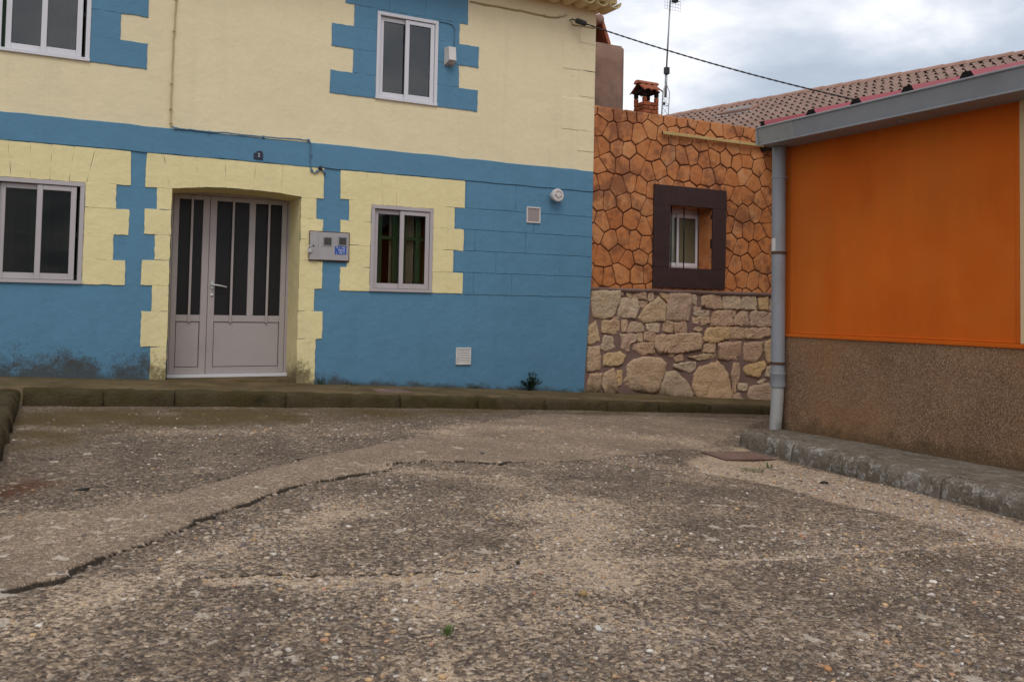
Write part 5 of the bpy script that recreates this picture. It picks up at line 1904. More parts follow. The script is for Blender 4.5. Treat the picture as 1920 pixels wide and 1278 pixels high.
# ------------------------------------------------------------------ chimneys and antenna behind the stone house
YC = 11.35
a, b2 = onY(1105, 140, YC), onY(1171.5, 140, YC)
ztop = onY(1150, 83, YC).z
ch = thing('plaster_chimney', ((a.x + b2.x) / 2, YC, 3.36), 'broad pinkish plastered chimney stack against the cream house corner', 'chimney')
bm = bmesh.new()
bmesh.ops.create_cube(bm, size=1)
for q in bm.verts:
    q.co = Vector(((a.x + 0.02 + b2.x) / 2 + q.co.x * (b2.x - a.x - 0.02), YC + 0.35 + q.co.y * 0.70, (3.34 + ztop) / 2 + q.co.z * (ztop - 3.34)))
bmesh.ops.bevel(bm, geom=list(bm.edges), offset=0.035, segments=3, affect='EDGES')
bmesh.ops.subdivide_edges(bm, edges=[e for e in bm.edges if e.calc_length() > 0.3], cuts=6, use_grid_fill=True)
for q in bm.verts:
    q.co += Vector((1, 1, 0)) * 0.010 * float(fbm(np.array([q.co.x + q.co.y]), np.array([q.co.z]), 2.5, 3, 3)[0])
me = bpy.data.meshes.new('stack')
bm.to_mesh(me)
bm.free()
me.materials.append(PLASTER)
me.polygons.foreach_set('use_smooth', [True] * len(me.polygons))
put(bpy.data.objects.new('stack', me), ch)


def slab3(name, p_lo, p_hi, half_y, thick, mat, parent, yc):
    """flat cover slab leaning in the XZ plane from p_lo to p_hi"""
    d_ = Vector((p_hi[0] - p_lo[0], p_hi[1] - p_lo[1])).normalized()
    n_2 = Vector((-d_.y, d_.x)) * thick
    q = [p_lo, p_hi, (p_hi[0] + n_2.x, p_hi[1] + n_2.y), (p_lo[0] + n_2.x, p_lo[1] + n_2.y)]
    MB().hexa([(p[0], yc - half_y, p[1]) for p in q] + [(p[0], yc + half_y, p[1]) for p in q]).build(name, mat, parent)


pk = onY(1126, 36, YC + 0.05)
ft = onY(1141, 82, YC + 0.05)
slab3('cover_slab', (ft.x, ztop - 0.005), (pk.x, pk.z), 0.30, -0.05, TERRA, ch, YC + 0.35)
slab3('cover_slab', (pk.x - (ft.x - pk.x) - 0.02, ztop - 0.005), (pk.x - 0.03, pk.z), 0.30, 0.05, TERRA, ch, YC + 0.35)
MB().lathe((pk.x - 0.015, YC + 0.03, pk.z + 0.0), (0, 1, 0), [(0.02, 0), (0.075, 0.01), (0.078, 0.63), (0.02, 0.64)], 12).build('ridge_mortar', PLASTER, ch, True)

# brick chimney with tiled cap
YB = 12.2
a, b2 = onY(1187.5, 200, YB + 0.3), onY(1230, 200, YB)
cxb, cyb = 0, 0
# front-left edge on the near corner: choose a square footprint
Lx = onY(1230, 200, YB).x
near_x = onY(1207.5, 200, YB).x
wb = Lx - near_x
wb = max(0.30, wb)
bx0, bx1, by0, by1 = near_x, near_x + wb, YB, YB + wb * 1.0
zb1 = onY(1210, 189.5, YB).z
zc1 = onY(1210, 171, YB).z
bc = thing('brick_chimney', ((bx0 + bx1) / 2, (by0 + by1) / 2, 3.36), 'small brick chimney with open sides and a tiled gable cap', 'chimney')
MB().box(bx0 + 0.012, bx1 - 0.012, by0 + 0.012, by1 - 0.012, 3.30, zb1 - 0.004).build('mortar_core', MORTAR_D, bc)
chh = 0.066


def brick(x0, x1, y0, y1, z0, z1, mat):
    MB().bbox(x0, x1, y0, y1, z0, z1, 0.005).build('brick', mat, bc)


bw = wb * 0.5 - 0.006
nz = int((zb1 - 3.36) / chh) + 1
for r_ in range(nz):
    z1_ = zb1 - r_ * chh
    z0_ = z1_ - chh + 0.010
    if z1_ < 3.40:
        break
    t_ = 0.10
    if r_ % 2 == 0:
        for (u0, u1) in ((bx0, bx0 + bw), (bx0 + bw + 0.012, bx1)):
            brick(u0, u1, by0, by0 + t_, z0_, z1_, BRICK)
            brick(u0, u1, by1 - t_, by1, z0_, z1_, BRICK)
        brick(bx0, bx0 + t_, by0 + t_ + 0.01, by1 - t_ - 0.01, z0_, z1_, BRICK)
        brick(bx1 - t_, bx1, by0 + t_ + 0.01, by1 - t_ - 0.01, z0_, z1_, BRICK)
    else:
        for (u0, u1) in ((by0, by0 + bw), (by0 + bw + 0.012, by1)):
            brick(bx0, bx0 + t_, u0, u1, z0_, z1_, BRICK)
            brick(bx1 - t_, bx1, u0, u1, z0_, z1_, BRICK)
        brick(bx0 + t_ + 0.01, bx1 - t_ - 0.01, by0, by0 + t_, z0_, z1_, BRICK)
        brick(bx0 + t_ + 0.01, bx1 - t_ - 0.01, by1 - t_, by1, z0_, z1_, BRICK)
pw = wb * 0.20
npz = max(2, int(round((zc1 - zb1) / chh)))
ph = (zc1 - zb1) / npz
for r_ in range(npz):
    for (u, w_) in ((bx0, by0), (bx1 - pw, by0), (bx0, by1 - pw), (bx1 - pw, by1 - pw)):
        brick(u, u + pw, w_, w_ + pw, zb1 + r_ * ph + 0.004, zb1 + (r_ + 1) * ph - 0.004, SOOT if r_ else BRICK)
MB().box(bx0 - 0.01, bx1 + 0.01, by0 - 0.01, by1 + 0.01, zc1 - 0.002, zc1 + 0.03).build('cap_slab', SOOT, bc)
zrg = zc1 + 0.03 + wb * 0.42
ym = (by0 + by1) / 2
MB().add([(bx0 + 0.01, by0, zc1 + 0.03), (bx0 + 0.01, by1, zc1 + 0.03), (bx0 + 0.01, ym, zrg - 0.03), (bx1 - 0.01, by0, zc1 + 0.03), (bx1 - 0.01, by1, zc1 + 0.03), (bx1 - 0.01, ym, zrg - 0.03)],
         [(0, 1, 2), (5, 4, 3), (0, 2, 5, 3), (1, 4, 5, 2)]).build('gable', SOOT, bc)
for side in (-1, 1):
    for q in range(3):
        X = bx0 - 0.03 + (wb + 0.06) * (q + 0.5) / 3
        ct = MB()
        e0 = Vector((X, ym + side * (wb / 2 + 0.07), zc1 - 0.0))
        e1 = Vector((X, ym + side * 0.0, zrg))
        rr = (wb + 0.06) / 6 * 1.08
        nn_ = 7
        up = Vector((0, side * (zrg - zc1), wb / 2 + 0.07)).normalized()
        for pnt, sc2 in ((e0, 1.0), (e1, 0.92)):
            for layer in (1.0, 0.82):
                for i in range(nn_ + 1):
                    t_ = math.pi * i / nn_
                    ct.v.append(pnt + Vector((1, 0, 0)) * math.cos(t_) * rr * sc2 * layer + up * math.sin(t_) * rr * 0.6 * sc2 * layer)
        m_ = nn_ + 1
        for i in range(nn_):
            ct.f.append((i, i + 1, 2 * m_ + i + 1, 2 * m_ + i))
            ct.f.append((m_ + i, 3 * m_ + i, 3 * m_ + i + 1, m_ + i + 1))
            ct.f.append((i, m_ + i, m_ + i + 1, i + 1))
        ct.build('cap_tile', TERRA, bc, True)
rt = MB()
nn_ = 8
for X in (bx0 - 0.05, bx1 + 0.05):
    for i in range(nn_ + 1):
        t_ = math.pi * i / nn_
        rt.v.append(Vector((X, ym + math.cos(t_) * 0.085, zrg - 0.005 + math.sin(t_) * 0.06)))
for i in range(nn_):
    rt.f.append((i, i + 1, nn_ + 1 + i + 1, nn_ + 1 + i))
rt.f.append(tuple(range(nn_ + 1)))
rt.f.append(tuple(range(nn_ + 1, 2 * nn_ + 2))[::-1])
rt.build('ridge_tile', TERRA, bc, True)

# television mast
YA = 13.6
foot = onY(1244.5, 214, YA)
lat_t = onY(1248, 158, YA)
top = onY(1257, 1, YA)
an = thing('tv_antenna', (foot.x, YA, 3.36), 'tall thin television mast with lattice foot and wire grid antenna', 'antenna')
s_ = 0.075
lt = MB()
corners = [(-s_, -s_ * 0.6), (s_, -s_ * 0.6), (0, s_)]
zlo, zhi = 3.36, lat_t.z
axis_p = lambda zq: Vector((foot.x + (lat_t.x - foot.x) * (zq - foot.z) / (lat_t.z - foot.z), YA, zq))
for c in corners:
    lt.tube([axis_p(zlo) + Vector((c[0], c[1], 0)), axis_p(zhi - 0.16) + Vector((c[0] * 0.95, c[1] * 0.95, 0)), axis_p(zhi) + Vector((c[0] * 0.2, c[1] * 0.2, 0))], 0.008, 6)
zq = zlo
up_ = 0
while zq < zhi - 0.25:
    for i in range(3):
        p, q = corners[i], corners[(i + 1) % 3]
        lt.tube([axis_p(zq) + Vector((p[0], p[1], 0)), axis_p(zq + 0.18) + Vector((q[0], q[1], 0))], 0.0045, 5)
        if up_ % 2 == 0:
            lt.tube([axis_p(zq) + Vector((p[0], p[1], 0)), axis_p(zq) + Vector((q[0], q[1], 0))], 0.0045, 5)
    zq += 0.18
    up_ += 1
lt.build('lattice', GALV, an)
md = lat_t.lerp(top, 0.16)
MB().tube([lat_t + Vector((0, 0, -0.25)), md + Vector((0, 0, 0.02))], 0.026, 10).build('lower_mast', GALV, an, True)
MB().tube([md, top + Vector((0, 0, 0.05))], 0.016, 8).build('mast', GALV, an, True)
MB().bbox(md.x - 0.045, md.x + 0.045, YA - 0.05, YA + 0.03, md.z - 0.07, md.z + 0.06, 0.006).build('amplifier_box', BLACKPL, an)
c = onY(1242.5, 195, YA)
MB().lathe((c.x, YA, c.z), (0, -1, 0), [(0.02, 0), (0.03, 0.01), (0.03, 0.05), (0.01, 0.06)], 10).build('insulator', BLACKPL, an)
gr = MB()
hc = top + Vector((0.05, -0.05, -0.02))
for i in range(7):
    xo = -0.20 + i * 0.062
    gr.tube([hc + Vector((xo, 0.02, -0.17)), hc + Vector((xo, 0.02, 0.20))], 0.0028, 5)
for i in range(7):
    zo = -0.17 + i * 0.062
    gr.tube([hc + Vector((-0.20, 0.02, zo)), hc + Vector((0.172, 0.02, zo))], 0.0028, 5)
gr.build('reflector_grid', GALV, an)
bmn = MB().tube([hc + Vector((-0.02, 0.05, 0)), hc + Vector((0.10, -0.35, 0.02))], 0.011, 6)
for i in range(4):
    p = hc + Vector((0.01 + 0.025 * i, -0.06 - 0.085 * i, 0.005 * i))
    bmn.tube([p + Vector((-0.10, -0.03, 0)), p + Vector((0.10, 0.03, 0))], 0.0045, 5)
bmn.bbox(hc.x - 0.05, hc.x + 0.05, YA - 0.12, YA - 0.03, hc.z - 0.035, hc.z + 0.035, 0.008)
bmn.build('boom', BLACKPL, an)

# ------------------------------------------------------------------ house with the brown tiled roof, behind
ZR = 5.2
A, B = onZ(1290, 217, ZR), onZ(1920, 106, ZR)
rd = (B - A).normalized()                         # along the ridge, towards the viewer's right
dn = Vector((rd.y, -rd.x, 0))
if dn.dot(Vector((-1, -0.4, 0))) < 0:
    dn = -dn                                       # horizontal direction down the near slope
PIT = math.radians(23)
down = (dn * math.cos(PIT) - Vector((0, 0, 1)) * math.sin(PIT)).normalized()
nrm = rd.cross(down)
if nrm.z < 0:
    nrm = -nrm
R0_ = A - rd * 1.6
RL = (B - A).length + 1.6 + 2.2
SLOPE = 4.3
tiled = thing('tiled_house', (R0_ + rd * RL / 2)[:2] + (-0.5,), 'house behind with a long brown pantile roof and a small skylight', 'house')
e0, e1 = R0_ + down * SLOPE, R0_ + rd * RL + down * SLOPE
f0, f1 = R0_ - dn * 3.5 + Vector((0, 0, -1.5)), R0_ + rd * RL - dn * 3.5 + Vector((0, 0, -1.5))
rf_o = MB().add([R0_ - nrm * 0.02, R0_ + rd * RL - nrm * 0.02, e1 - nrm * 0.02, e0 - nrm * 0.02, f0, f1, R0_ - nrm * 0.12, R0_ + rd * RL - nrm * 0.12, e1 - nrm * 0.12, e0 - nrm * 0.12],
                [(0, 1, 2, 3), (0, 4, 5, 1), (6, 9, 8, 7), (3, 2, 8, 9)]).build('roof', UNDER, tiled)
wv = MB()
ins = 0.4
c0 = R0_ + rd * ins + dn * (SLOPE * math.cos(PIT) - 0.9)
c1 = R0_ + rd * (RL - ins) + dn * (SLOPE * math.cos(PIT) - 0.9)
c2 = R0_ + rd * (RL - ins) - dn * 3.2
c3 = R0_ + rd * ins - dn * 3.2
zt = e0.z + 0.02
wv.add([(p.x, p.y, -1.2) for p in (c0, c1, c2, c3)] + [(p.x, p.y, zt) for p in (c0, c1, c2, c3)], [(0, 1, 5, 4), (1, 2, 6, 5), (2, 3, 7, 6), (3, 0, 4, 7), (4, 5, 6, 7)])
wv.build('wall', OCHREWALL, tiled)
# tile: two rolls, open lower edge
TW, TLn = 0.30, 0.345
tm = MB()
npf = 14
prof = []
for i in range(npf + 1):
    u = i / npf
    prof.append((u * (TW + 0.03) - (TW + 0.03) / 2, 0.058 * max(0.0, math.sin(2 * math.pi * u * 2 - 0.6)) ** 0.8 if math.sin(2 * math.pi * u * 2 - 0.6) > 0 else 0.0))
for (yq, zo) in ((0.0, 0.034), (-TLn - 0.05, 0.004)):
    for (xq, zq) in prof:
        tm.v.append(Vector((xq, yq, zq + zo)))
m_ = npf + 1
for i in range(npf):
    tm.f.append((i, i + 1, m_ + i + 1, m_ + i))
tile_mesh = None
Rm = Matrix(((rd.x, down.x, nrm.x), (rd.y, down.y, nrm.y), (rd.z, down.z, nrm.z)))      # columns: along ridge, down slope, normal
if Rm.determinant() < 0:
    Rm = Matrix(((-rd.x, down.x, nrm.x), (-rd.y, down.y, nrm.y), (-rd.z, down.z, nrm.z)))
cand = []
nc, nr = int(RL / TW), int(SLOPE / TLn)


def project(P):
    v_ = P - CAM
    zc = v_.dot(FW)
    return 960 + FPX * v_.dot(RT) / zc, 639 + SHIFT - FPX * v_.dot(UP) / zc, zc


for i in range(nc):
    for j in range(nr):
        P = R0_ + rd * (TW * (i + 0.5)) + down * (TLn * (j + 1) + 0.03)
        px_, py_, zc = project(P)
        gut = 239 - (px_ - 1432) * 0.2295
        par = 198 + (px_ - 1115) * 0.17
        vis = -40 < px_ < 1960 and py_ < (gut if px_ > 1432 else par) + 6
        cand.append((0 if vis else 1, zc, P))
cand.sort(key=lambda q: (q[0], q[1]))
rest = MB()
proto = None
for n_i, (hid, zc, P) in enumerate(cand):
    M = Matrix.Translation(P) @ Rm.to_4x4() @ Matrix.Rotation(random.uniform(-.012, .012), 4, 'Z')
    if hid == 0 and n_i < 300:
        if proto is None:
            proto = tm.build('roof_tile', ROOFT, rf_o)
            o = proto
        else:
            o = bpy.data.objects.new('roof_tile', proto.data)
            put(o, rf_o)
        o.matrix_basis = M
    else:
        rest.add([M @ q for q in tm.v], tm.f)
o = rest.build('roof_tiles', ROOFT, rf_o)
o['kind'] = 'stuff'
# ridge tiles
rtm = MB()
nn_ = 8
for (xq, sc2) in ((-0.20, 1.06), (0.20, 0.94)):
    for i in range(nn_ + 1):
        t_ = math.pi * i / nn_
        rtm.v.append(Vector((xq, math.cos(t_) * 0.13 * sc2, math.sin(t_) * 0.085 * sc2)))
for i in range(nn_):
    rtm.f.append((i, i + 1, nn_ + 1 + i + 1, nn_ + 1 + i))
rtm.f.append(tuple(range(nn_ + 1)))
rproto = None
s_ = 0.15
Rr = Matrix(((-rd.x, dn.x, 0), (-rd.y, dn.y, 0), (0, 0, 1)))
if Rr.determinant() < 0:
    Rr = Matrix(((-rd.x, -dn.x, 0), (-rd.y, -dn.y, 0), (0, 0, 1)))
while s_ < RL:
    M = Matrix.Translation(R0_ + rd * s_ + Vector((0, 0, 0.015 + random.uniform(-.004, .004)))) @ Rr.to_4x4()
    if rproto is None:
        rproto = rtm.build('ridge_tile', RIDGET, rf_o, True)
        o = rproto
    else:
        o = bpy.data.objects.new('ridge_tile', rproto.data)
        put(o, rf_o)
    o.matrix_basis = M
    s_ += 0.37
# skylight lying on the tiles


def on_plane(px_, py_, off=0.0):
    d_ = ray(px_, py_)
    t_ = ((R0_ + nrm * off) - CAM).dot(nrm) / d_.dot(nrm)
    return CAM + d_ * t_


sk = on_plane(1388, 214)
skl = MB()
sw, sl = 0.34, 0.17


def rp(u, v_, w_):
    return sk + rd * u + down * v_ + nrm * w_


skl.hexa([rp(-sw, -sl, 0.06), rp(sw, -sl, 0.06), rp(sw, sl, 0.06), rp(-sw, sl, 0.06), rp(-sw, -sl, 0.11), rp(sw, -sl, 0.11), rp(sw, sl, 0.11), rp(-sw, sl, 0.11)])
so = skl.build('skylight', RIDGET, tiled)
pn = MB().hexa([rp(-sw + .07, -sl + .07, 0.105), rp(sw - .07, -sl + .07, 0.105), rp(sw - .07, sl - .07, 0.105), rp(-sw + .07, sl - .07, 0.105), rp(-sw + .07, -sl + .07, 0.118), rp(sw - .07, -sl + .07, 0.118), rp(sw - .07, sl - .07, 0.118), rp(-sw + .07, sl - .07, 0.118)])
pn.build('pane', PANEWIN, so)
MB().hexa([rp(-sw - .05, sl, 0.05), rp(sw + .05, sl, 0.05), rp(sw + .05, sl + .18, 0.045), rp(-sw - .05, sl + .18, 0.045), rp(-sw - .05, sl, 0.07), rp(sw + .05, sl, 0.07), rp(sw + .05, sl + .18, 0.06), rp(-sw - .05, sl + .18, 0.06)]).build('flashing', GALV, so)

# ------------------------------------------------------------------ orange building on the right
orange = thing('orange_building', (8.5, 2.5, -0.13), 'low orange rendered building with pebbledash plinth and grey gutter', 'building')
YE = 6.70                # far end of the wall
YN = -2.5                # near end, behind the viewer's right
Z_PL = 0.783
Z_SO = 2.622
XW2 = 9.6
wl_ = MB()
YPIL = 4.235
wl_.box(XR, XW2, YN, YE - 0.012, -0.6, Z_SO + 0.02)
wl_.build('wall', ORANGE, orange)
# pebbledash plinth, standing 25 mm proud, foot slightly ragged
v, f = [], []
ny_p, nz_p = 120, 10
for i in range(ny_p + 1):
    Y = YN + (YE - 0.006 - YN) * i / ny_p
    for j in range(nz_p + 1):
        zq = -0.35 + (Z_PL - 0.02 + 0.35) * j / nz_p
        v.append((XR - 0.024 - 0.010 * float(fbm(np.array([Y]), np.array([zq]), 1.6, 55, 3)[0]), Y, zq))
for i in range(ny_p):
    for j in range(nz_p):
        a = i * (nz_p + 1) + j
        f.append((a, a + 1, a + nz_p + 2, a + nz_p + 1))
b0 = len(v)
for j in range(nz_p + 1):
    v.append((XR + 0.3, YE - 0.006, -0.35 + (Z_PL - 0.02 + 0.35) * j / nz_p))
for j in range(nz_p):
    a = ny_p * (nz_p + 1) + j
    f.append((a, a + 1, b0 + j + 1, b0 + j))
mk('plinth', v, f, DASH, orange, True)
# orange moulding above the plinth and border round the panel
mo = MB()
mo.bbox(XR - 0.036, XR + 0.01, YN, YE - 0.004, Z_PL - 0.022, Z_PL + 0.012, 0.005)
mo.build('plinth_moulding', ORANGE, orange)
bo = MB()
bo.bbox(XR - 0.010, XR + 0.01, YPIL + 0.045, YE - 0.14, Z_PL + 0.014, Z_PL + 0.030, 0.003)
bo.bbox(XR - 0.010, XR + 0.01, YPIL + 0.012, YPIL + 0.044, Z_PL + 0.014, Z_SO, 0.003)
bo.bbox(XR - 0.008, XR + 0.01, YE - 0.135, YE - 0.02, Z_PL + 0.014, Z_SO, 0.004)
bo.build('panel_border', ORANGE, orange)
MB().bbox(XR - 0.022, XR + 0.01, YPIL - 0.34, YPIL + 0.008, Z_PL + 0.013, Z_SO, 0.005).build('pilaster', CREAMSTRIP, orange)

# box gutter with soffit
XG = 6.16
gz0, gz1 = Z_SO - 0.004, Z_SO + 0.158
gt = MB()
gt.hexa([(XG, YN - 0.2, gz0), (XG, YE - 0.03, gz0), (XG - 0.035, YE - 0.03, gz1), (XG - 0.035, YN - 0.2, gz1),
         (XR + 0.05, YN - 0.2, gz0 + 0.004), (XR + 0.05, YE - 0.03, gz0 + 0.004), (XR + 0.05, YE - 0.03, gz1 - 0.02), (XR + 0.05, YN - 0.2, gz1 - 0.02)])
gutter = gt.build('gutter', GUTTER, orange)
lip = MB()
lip.bbox(XG - 0.046, XG - 0.026, YN - 0.2, YE - 0.028, gz1 - 0.012, gz1 + 0.006, 0.004)
lip.bbox(XG - 0.012, XG + 0.012, YN - 0.2, YE - 0.0285, gz0 - 0.010, gz0 + 0.004, 0.003)
lip.build('lip', GUTTER, gutter)
EP = MB().hexa([(XG - 0.04, YE - 0.032, gz0 - 0.004), (XR + 0.05, YE - 0.032, gz0 - 0.004), (XR + 0.05, YE - 0.032, gz1), (XG - 0.042, YE - 0.032, gz1 + 0.004),
                (XG - 0.04, YE - 0.018, gz0 - 0.004), (XR + 0.05, YE - 0.018, gz0 - 0.004), (XR + 0.05, YE - 0.018, gz1), (XG - 0.042, YE - 0.018, gz1 + 0.004)])
EP.build('end_plate', PIPE_LO if False else simple_mat('weathered_bare_zinc', (0.31, 0.31, 0.305), 0.55, 0.2, 0.2, 9, 0.05, 0.3, dirt=(0.16, 0.16, 0.155), dirt_amt=0.5), gutter)
MB().hexa([(XG - 0.0025, 6.20, gz0 + 0.001), (XG - 0.0025, YE - 0.034, gz0 + 0.001), (XG - 0.0365, YE - 0.034, gz1 - 0.013), (XG - 0.0365, 6.20, gz1 - 0.013),
           (XG + 0.01, 6.20, gz0 + 0.001), (XG + 0.01, YE - 0.034, gz0 + 0.001), (XG - 0.02, YE - 0.034, gz1 - 0.013), (XG - 0.02, 6.20, gz1 - 0.013)]).build('end_section', MATS['weathered_bare_zinc'], gutter)
c = onX(1690, 230, XG + 0.17)
MB().lathe((XG + 0.16, onX(1690, 236, XG + 0.16).y, gz0 + 0.002), (0, 0, -1), [(0.03, 0), (0.034, 0.006), (0.02, 0.018), (0.004, 0.02)], 12).build('rivet', GUTTER, gutter)

# ribbed red roof sheet
zr0 = gz1 + 0.004
SL = math.tan(math.radians(14.3))
XQ0, XQ1 = XG - 0.028, XW2 + 0.3


def rz(X):
    return zr0 + (X - XQ0) * SL


sheet = MB()
y_edges = YN - 0.2, YE - 0.02
sheet.hexa([(XQ0, y_edges[0], rz(XQ0)), (XQ0, y_edges[1], rz(XQ0)), (XQ0, y_edges[1], rz(XQ0) + 0.006), (XQ0, y_edges[0], rz(XQ0) + 0.006),
            (XQ1, y_edges[0], rz(XQ1)), (XQ1, y_edges[1], rz(XQ1)), (XQ1, y_edges[1], rz(XQ1) + 0.006), (XQ1, y_edges[0], rz(XQ1) + 0.006)])
roof_o = sheet.build('roof_sheet', REDSHEET, orange)
rib_y = [onX(q, 0.0, 6.17).y for q in ()]
yr = [6.60]
for q, py_ in ((1520, 214), (1604, 196), (1701, 173.5), (1812, 148)):
    yr.append(onX(q, py_, XQ0).y)
stepy = (yr[1] - yr[4]) / 3
while yr[-1] > YN + 0.2:
    yr.append(yr[-1] - stepy)
RH = 0.046
for i, Yc in enumerate(yr):
    hb_, ht_ = 0.062, 0.034
    if i == 0:
        hb_, ht_ = 0.03, 0.02
    r1 = MB()
    v_ = []
    for X in (XQ0 + 0.002, XQ1):
        z_ = rz(X) + 0.0065
        v_ += [(X, Yc - hb_, z_), (X, Yc - ht_, z_ + RH), (X, Yc + ht_, z_ + RH), (X, Yc + hb_, z_)]
    r1.add(v_, [(0, 1, 5, 4), (1, 2, 6, 5), (2, 3, 7, 6)])
    r1.build('rib', REDSHEET, roof_o)
    zc_ = rz(XQ0) + 0.0066
    MB().hexa([(XQ0 - 0.004, Yc - hb_ + 0.004, zc_), (XQ0 - 0.004, Yc + hb_ - 0.004, zc_), (XQ0 - 0.004, Yc + ht_ - 0.002, zc_ + RH - 0.004), (XQ0 - 0.004, Yc - ht_ + 0.002, zc_ + RH - 0.004),
               (XQ0 + 0.03, Yc - hb_ + 0.006, zc_), (XQ0 + 0.03, Yc + hb_ - 0.006, zc_), (XQ0 + 0.03, Yc + ht_ - 0.004, zc_ + RH - 0.004), (XQ0 + 0.03, Yc - ht_ + 0.004, zc_ + RH - 0.004)]).build('rib_closure', FOAM, roof_o)

for Yg0, Yg1 in ((YE - 0.26, YE - 0.03), (YN, YN + 0.2)):
    MB().add([(XR, Yg0, Z_SO + 0.021), (XW2, Yg0, Z_SO + 0.021), (XW2, Yg0, rz(XW2) - 0.01), (XR, Yg0, rz(XR) - 0.01), (XR, Yg1, Z_SO + 0.021), (XW2, Yg1, Z_SO + 0.021), (XW2, Yg1, rz(XW2) - 0.01), (XR, Yg1, rz(XR) - 0.01)],
             [(0, 1, 2, 3), (7, 6, 5, 4), (0, 3, 7, 4), (1, 5, 6, 2)]).build('gable', ORANGE, orange)
MB().box(XW2 - 0.2, XW2 - 0.002, YN + 0.201, YE - 0.262, Z_SO + 0.021, rz(XW2 - 0.2) - 0.01).build('back_wall', ORANGE, orange)

# downpipe with collar, shoe, brackets and a pale sticker
XP = XR - 0.10
pt = onX(1461, 290, XP)
YP = pt.y
RP = 0.066
zt_p = gz0 - 0.002
z_col = onX(1459, 700, XP).z
z_col2 = onX(1459, 725, XP).z
dp = MB().lathe((XP, YP, z_col - 0.02), (0, 0, 1), [(RP, 0), (RP, zt_p - z_col + 0.02)], 24).build('downpipe', PIPE, orange)
smooth_by_angle(dp)
o = MB().lathe((XP, YP, z_col2), (0, 0, 1), [(RP + 0.003, 0), (RP + 0.007, 0.004), (RP + 0.007, z_col - z_col2 - 0.015), (RP + 0.011, z_col - z_col2 - 0.010), (RP + 0.011, z_col - z_col2 + 0.008), (RP + 0.001, z_col - z_col2 + 0.012)], 24).build('socket', PIPE, dp)
smooth_by_angle(o)
foot_p = onX(1457, 805, XP)
o = MB().tube([(XP, YP, z_col2 + 0.01), (XP, YP + 0.004, z_col2 - 0.12), (XP - 0.012, YP + 0.015, foot_p.z + 0.02), (XP - 0.012, YP + 0.015, foot_p.z - 0.06)], [RP - 0.006, RP - 0.006, RP - 0.008, RP - 0.008], 24)
smooth_by_angle(o.build('shoe', PIPE_LO, dp), 60)
for k_, py_ in enumerate((333, 474, 681)):
    zc_ = onX(1460, py_, XP).z
    br = MB().lathe((XP, YP, zc_ - 0.013), (0, 0, 1), [(RP + 0.001, 0), (RP + 0.005, 0), (RP + 0.005, 0.026), (RP + 0.001, 0.026)], 24)
    br.bbox(XP + RP * 0.6, XR + 0.02, YP - 0.02, YP + 0.02, zc_ - 0.010, zc_ + 0.010, 0.003)
    br.tube([(XP - 0.01, YP - RP - 0.004, zc_), (XP - 0.01, YP - RP - 0.022, zc_)], 0.007, 8)
    br.build('bracket', GUTTER if k_ == 0 else RUST, dp)
sp = [onX(1455, 446, XP - RP), onX(1455, 470, XP - RP)]
lab = MB()
nn_ = 5
for i in range(nn_ + 1):
    t_ = math.radians(200) - math.radians(78) * i / nn_
    for zq in (sp[1].z, sp[0].z):
        lab.v.append(Vector((XP + math.cos(t_) * (RP + 0.0015), YP + math.sin(t_) * (RP + 0.0015), zq)))
for i in range(nn_):
    lab.f.append((2 * i, 2 * i + 2, 2 * i + 3, 2 * i + 1))
lab.build('sticker', WHITEPL, dp, True)

# ------------------------------------------------------------------ overhead power line
pA = onY(1072, 36, YF - 0.06)
end_d = ray(1612, 189)
pB = CAM + end_d * (8.6 / end_d.x)
pl_ = thing('power_line', pA[:], 'black twisted overhead cable sagging from the cream house to the right', 'cable')
pts = []
nseg = 48
mid_px = [(1072, 36), (1130, 55), (1190, 74), (1260, 97.5), (1330, 118), (1400, 138), (1480, 159), (1550, 174), (1612, 189)]
for i in range(nseg + 1):
    t_ = i / nseg
    p = pA.lerp(pB, t_)
    pts.append(p)
# sag: fit so that the mid point passes through the photographed height
mp_ = pA.lerp(pB, 0.5)
sx_, sy_, sz_ = project(mp_)
want = np.interp(sx_, [q[0] for q in mid_px], [q[1] for q in mid_px])
sag = max(0.0, (want - sy_) * sz_ / FPX)
for i in range(nseg + 1):
    t_ = i / nseg
    pts[i] = pts[i] - Vector((0, 0, sag * 4 * t_ * (1 - t_)))
tw = []
for ph in (0, math.pi):
    q = []
    for i in range(nseg * 3 + 1):
        t_ = i / (nseg * 3)
        k0 = min(int(t_ * nseg), nseg - 1)
        p = pts[k0].lerp(pts[k0 + 1], t_ * nseg - k0)
        a = t_ * 140 + ph
        q.append(p + Vector((0.0, math.cos(a) * 0.004, math.sin(a) * 0.004)))
    tw.append(q)
wr = MB()
for q in tw:
    wr.tube(q, 0.0075, 5)
wr.build('conductors', BLACKPL, pl_)
dcl = (pts[3] - pts[0]).normalized()
cl0 = pts[0] + dcl * 0.06
MB().tube([pts[0] + Vector((0, 0.07, 0)), pts[0], cl0], 0.007, 6).build('hook', GALV, pl_)
MB().tube([cl0, cl0 + dcl * 0.012, cl0 + dcl * 0.15, cl0 + dcl * 0.16], [0.02, 0.036, 0.036, 0.02], 10).build('tension_clamp', BLACKPL, pl_)
MB().tube([pB + Vector((0, 0, 0.02)), Vector((pB.x, pB.y, rz(pB.x)))], 0.018, 8).build('end_post', GALV, pl_)
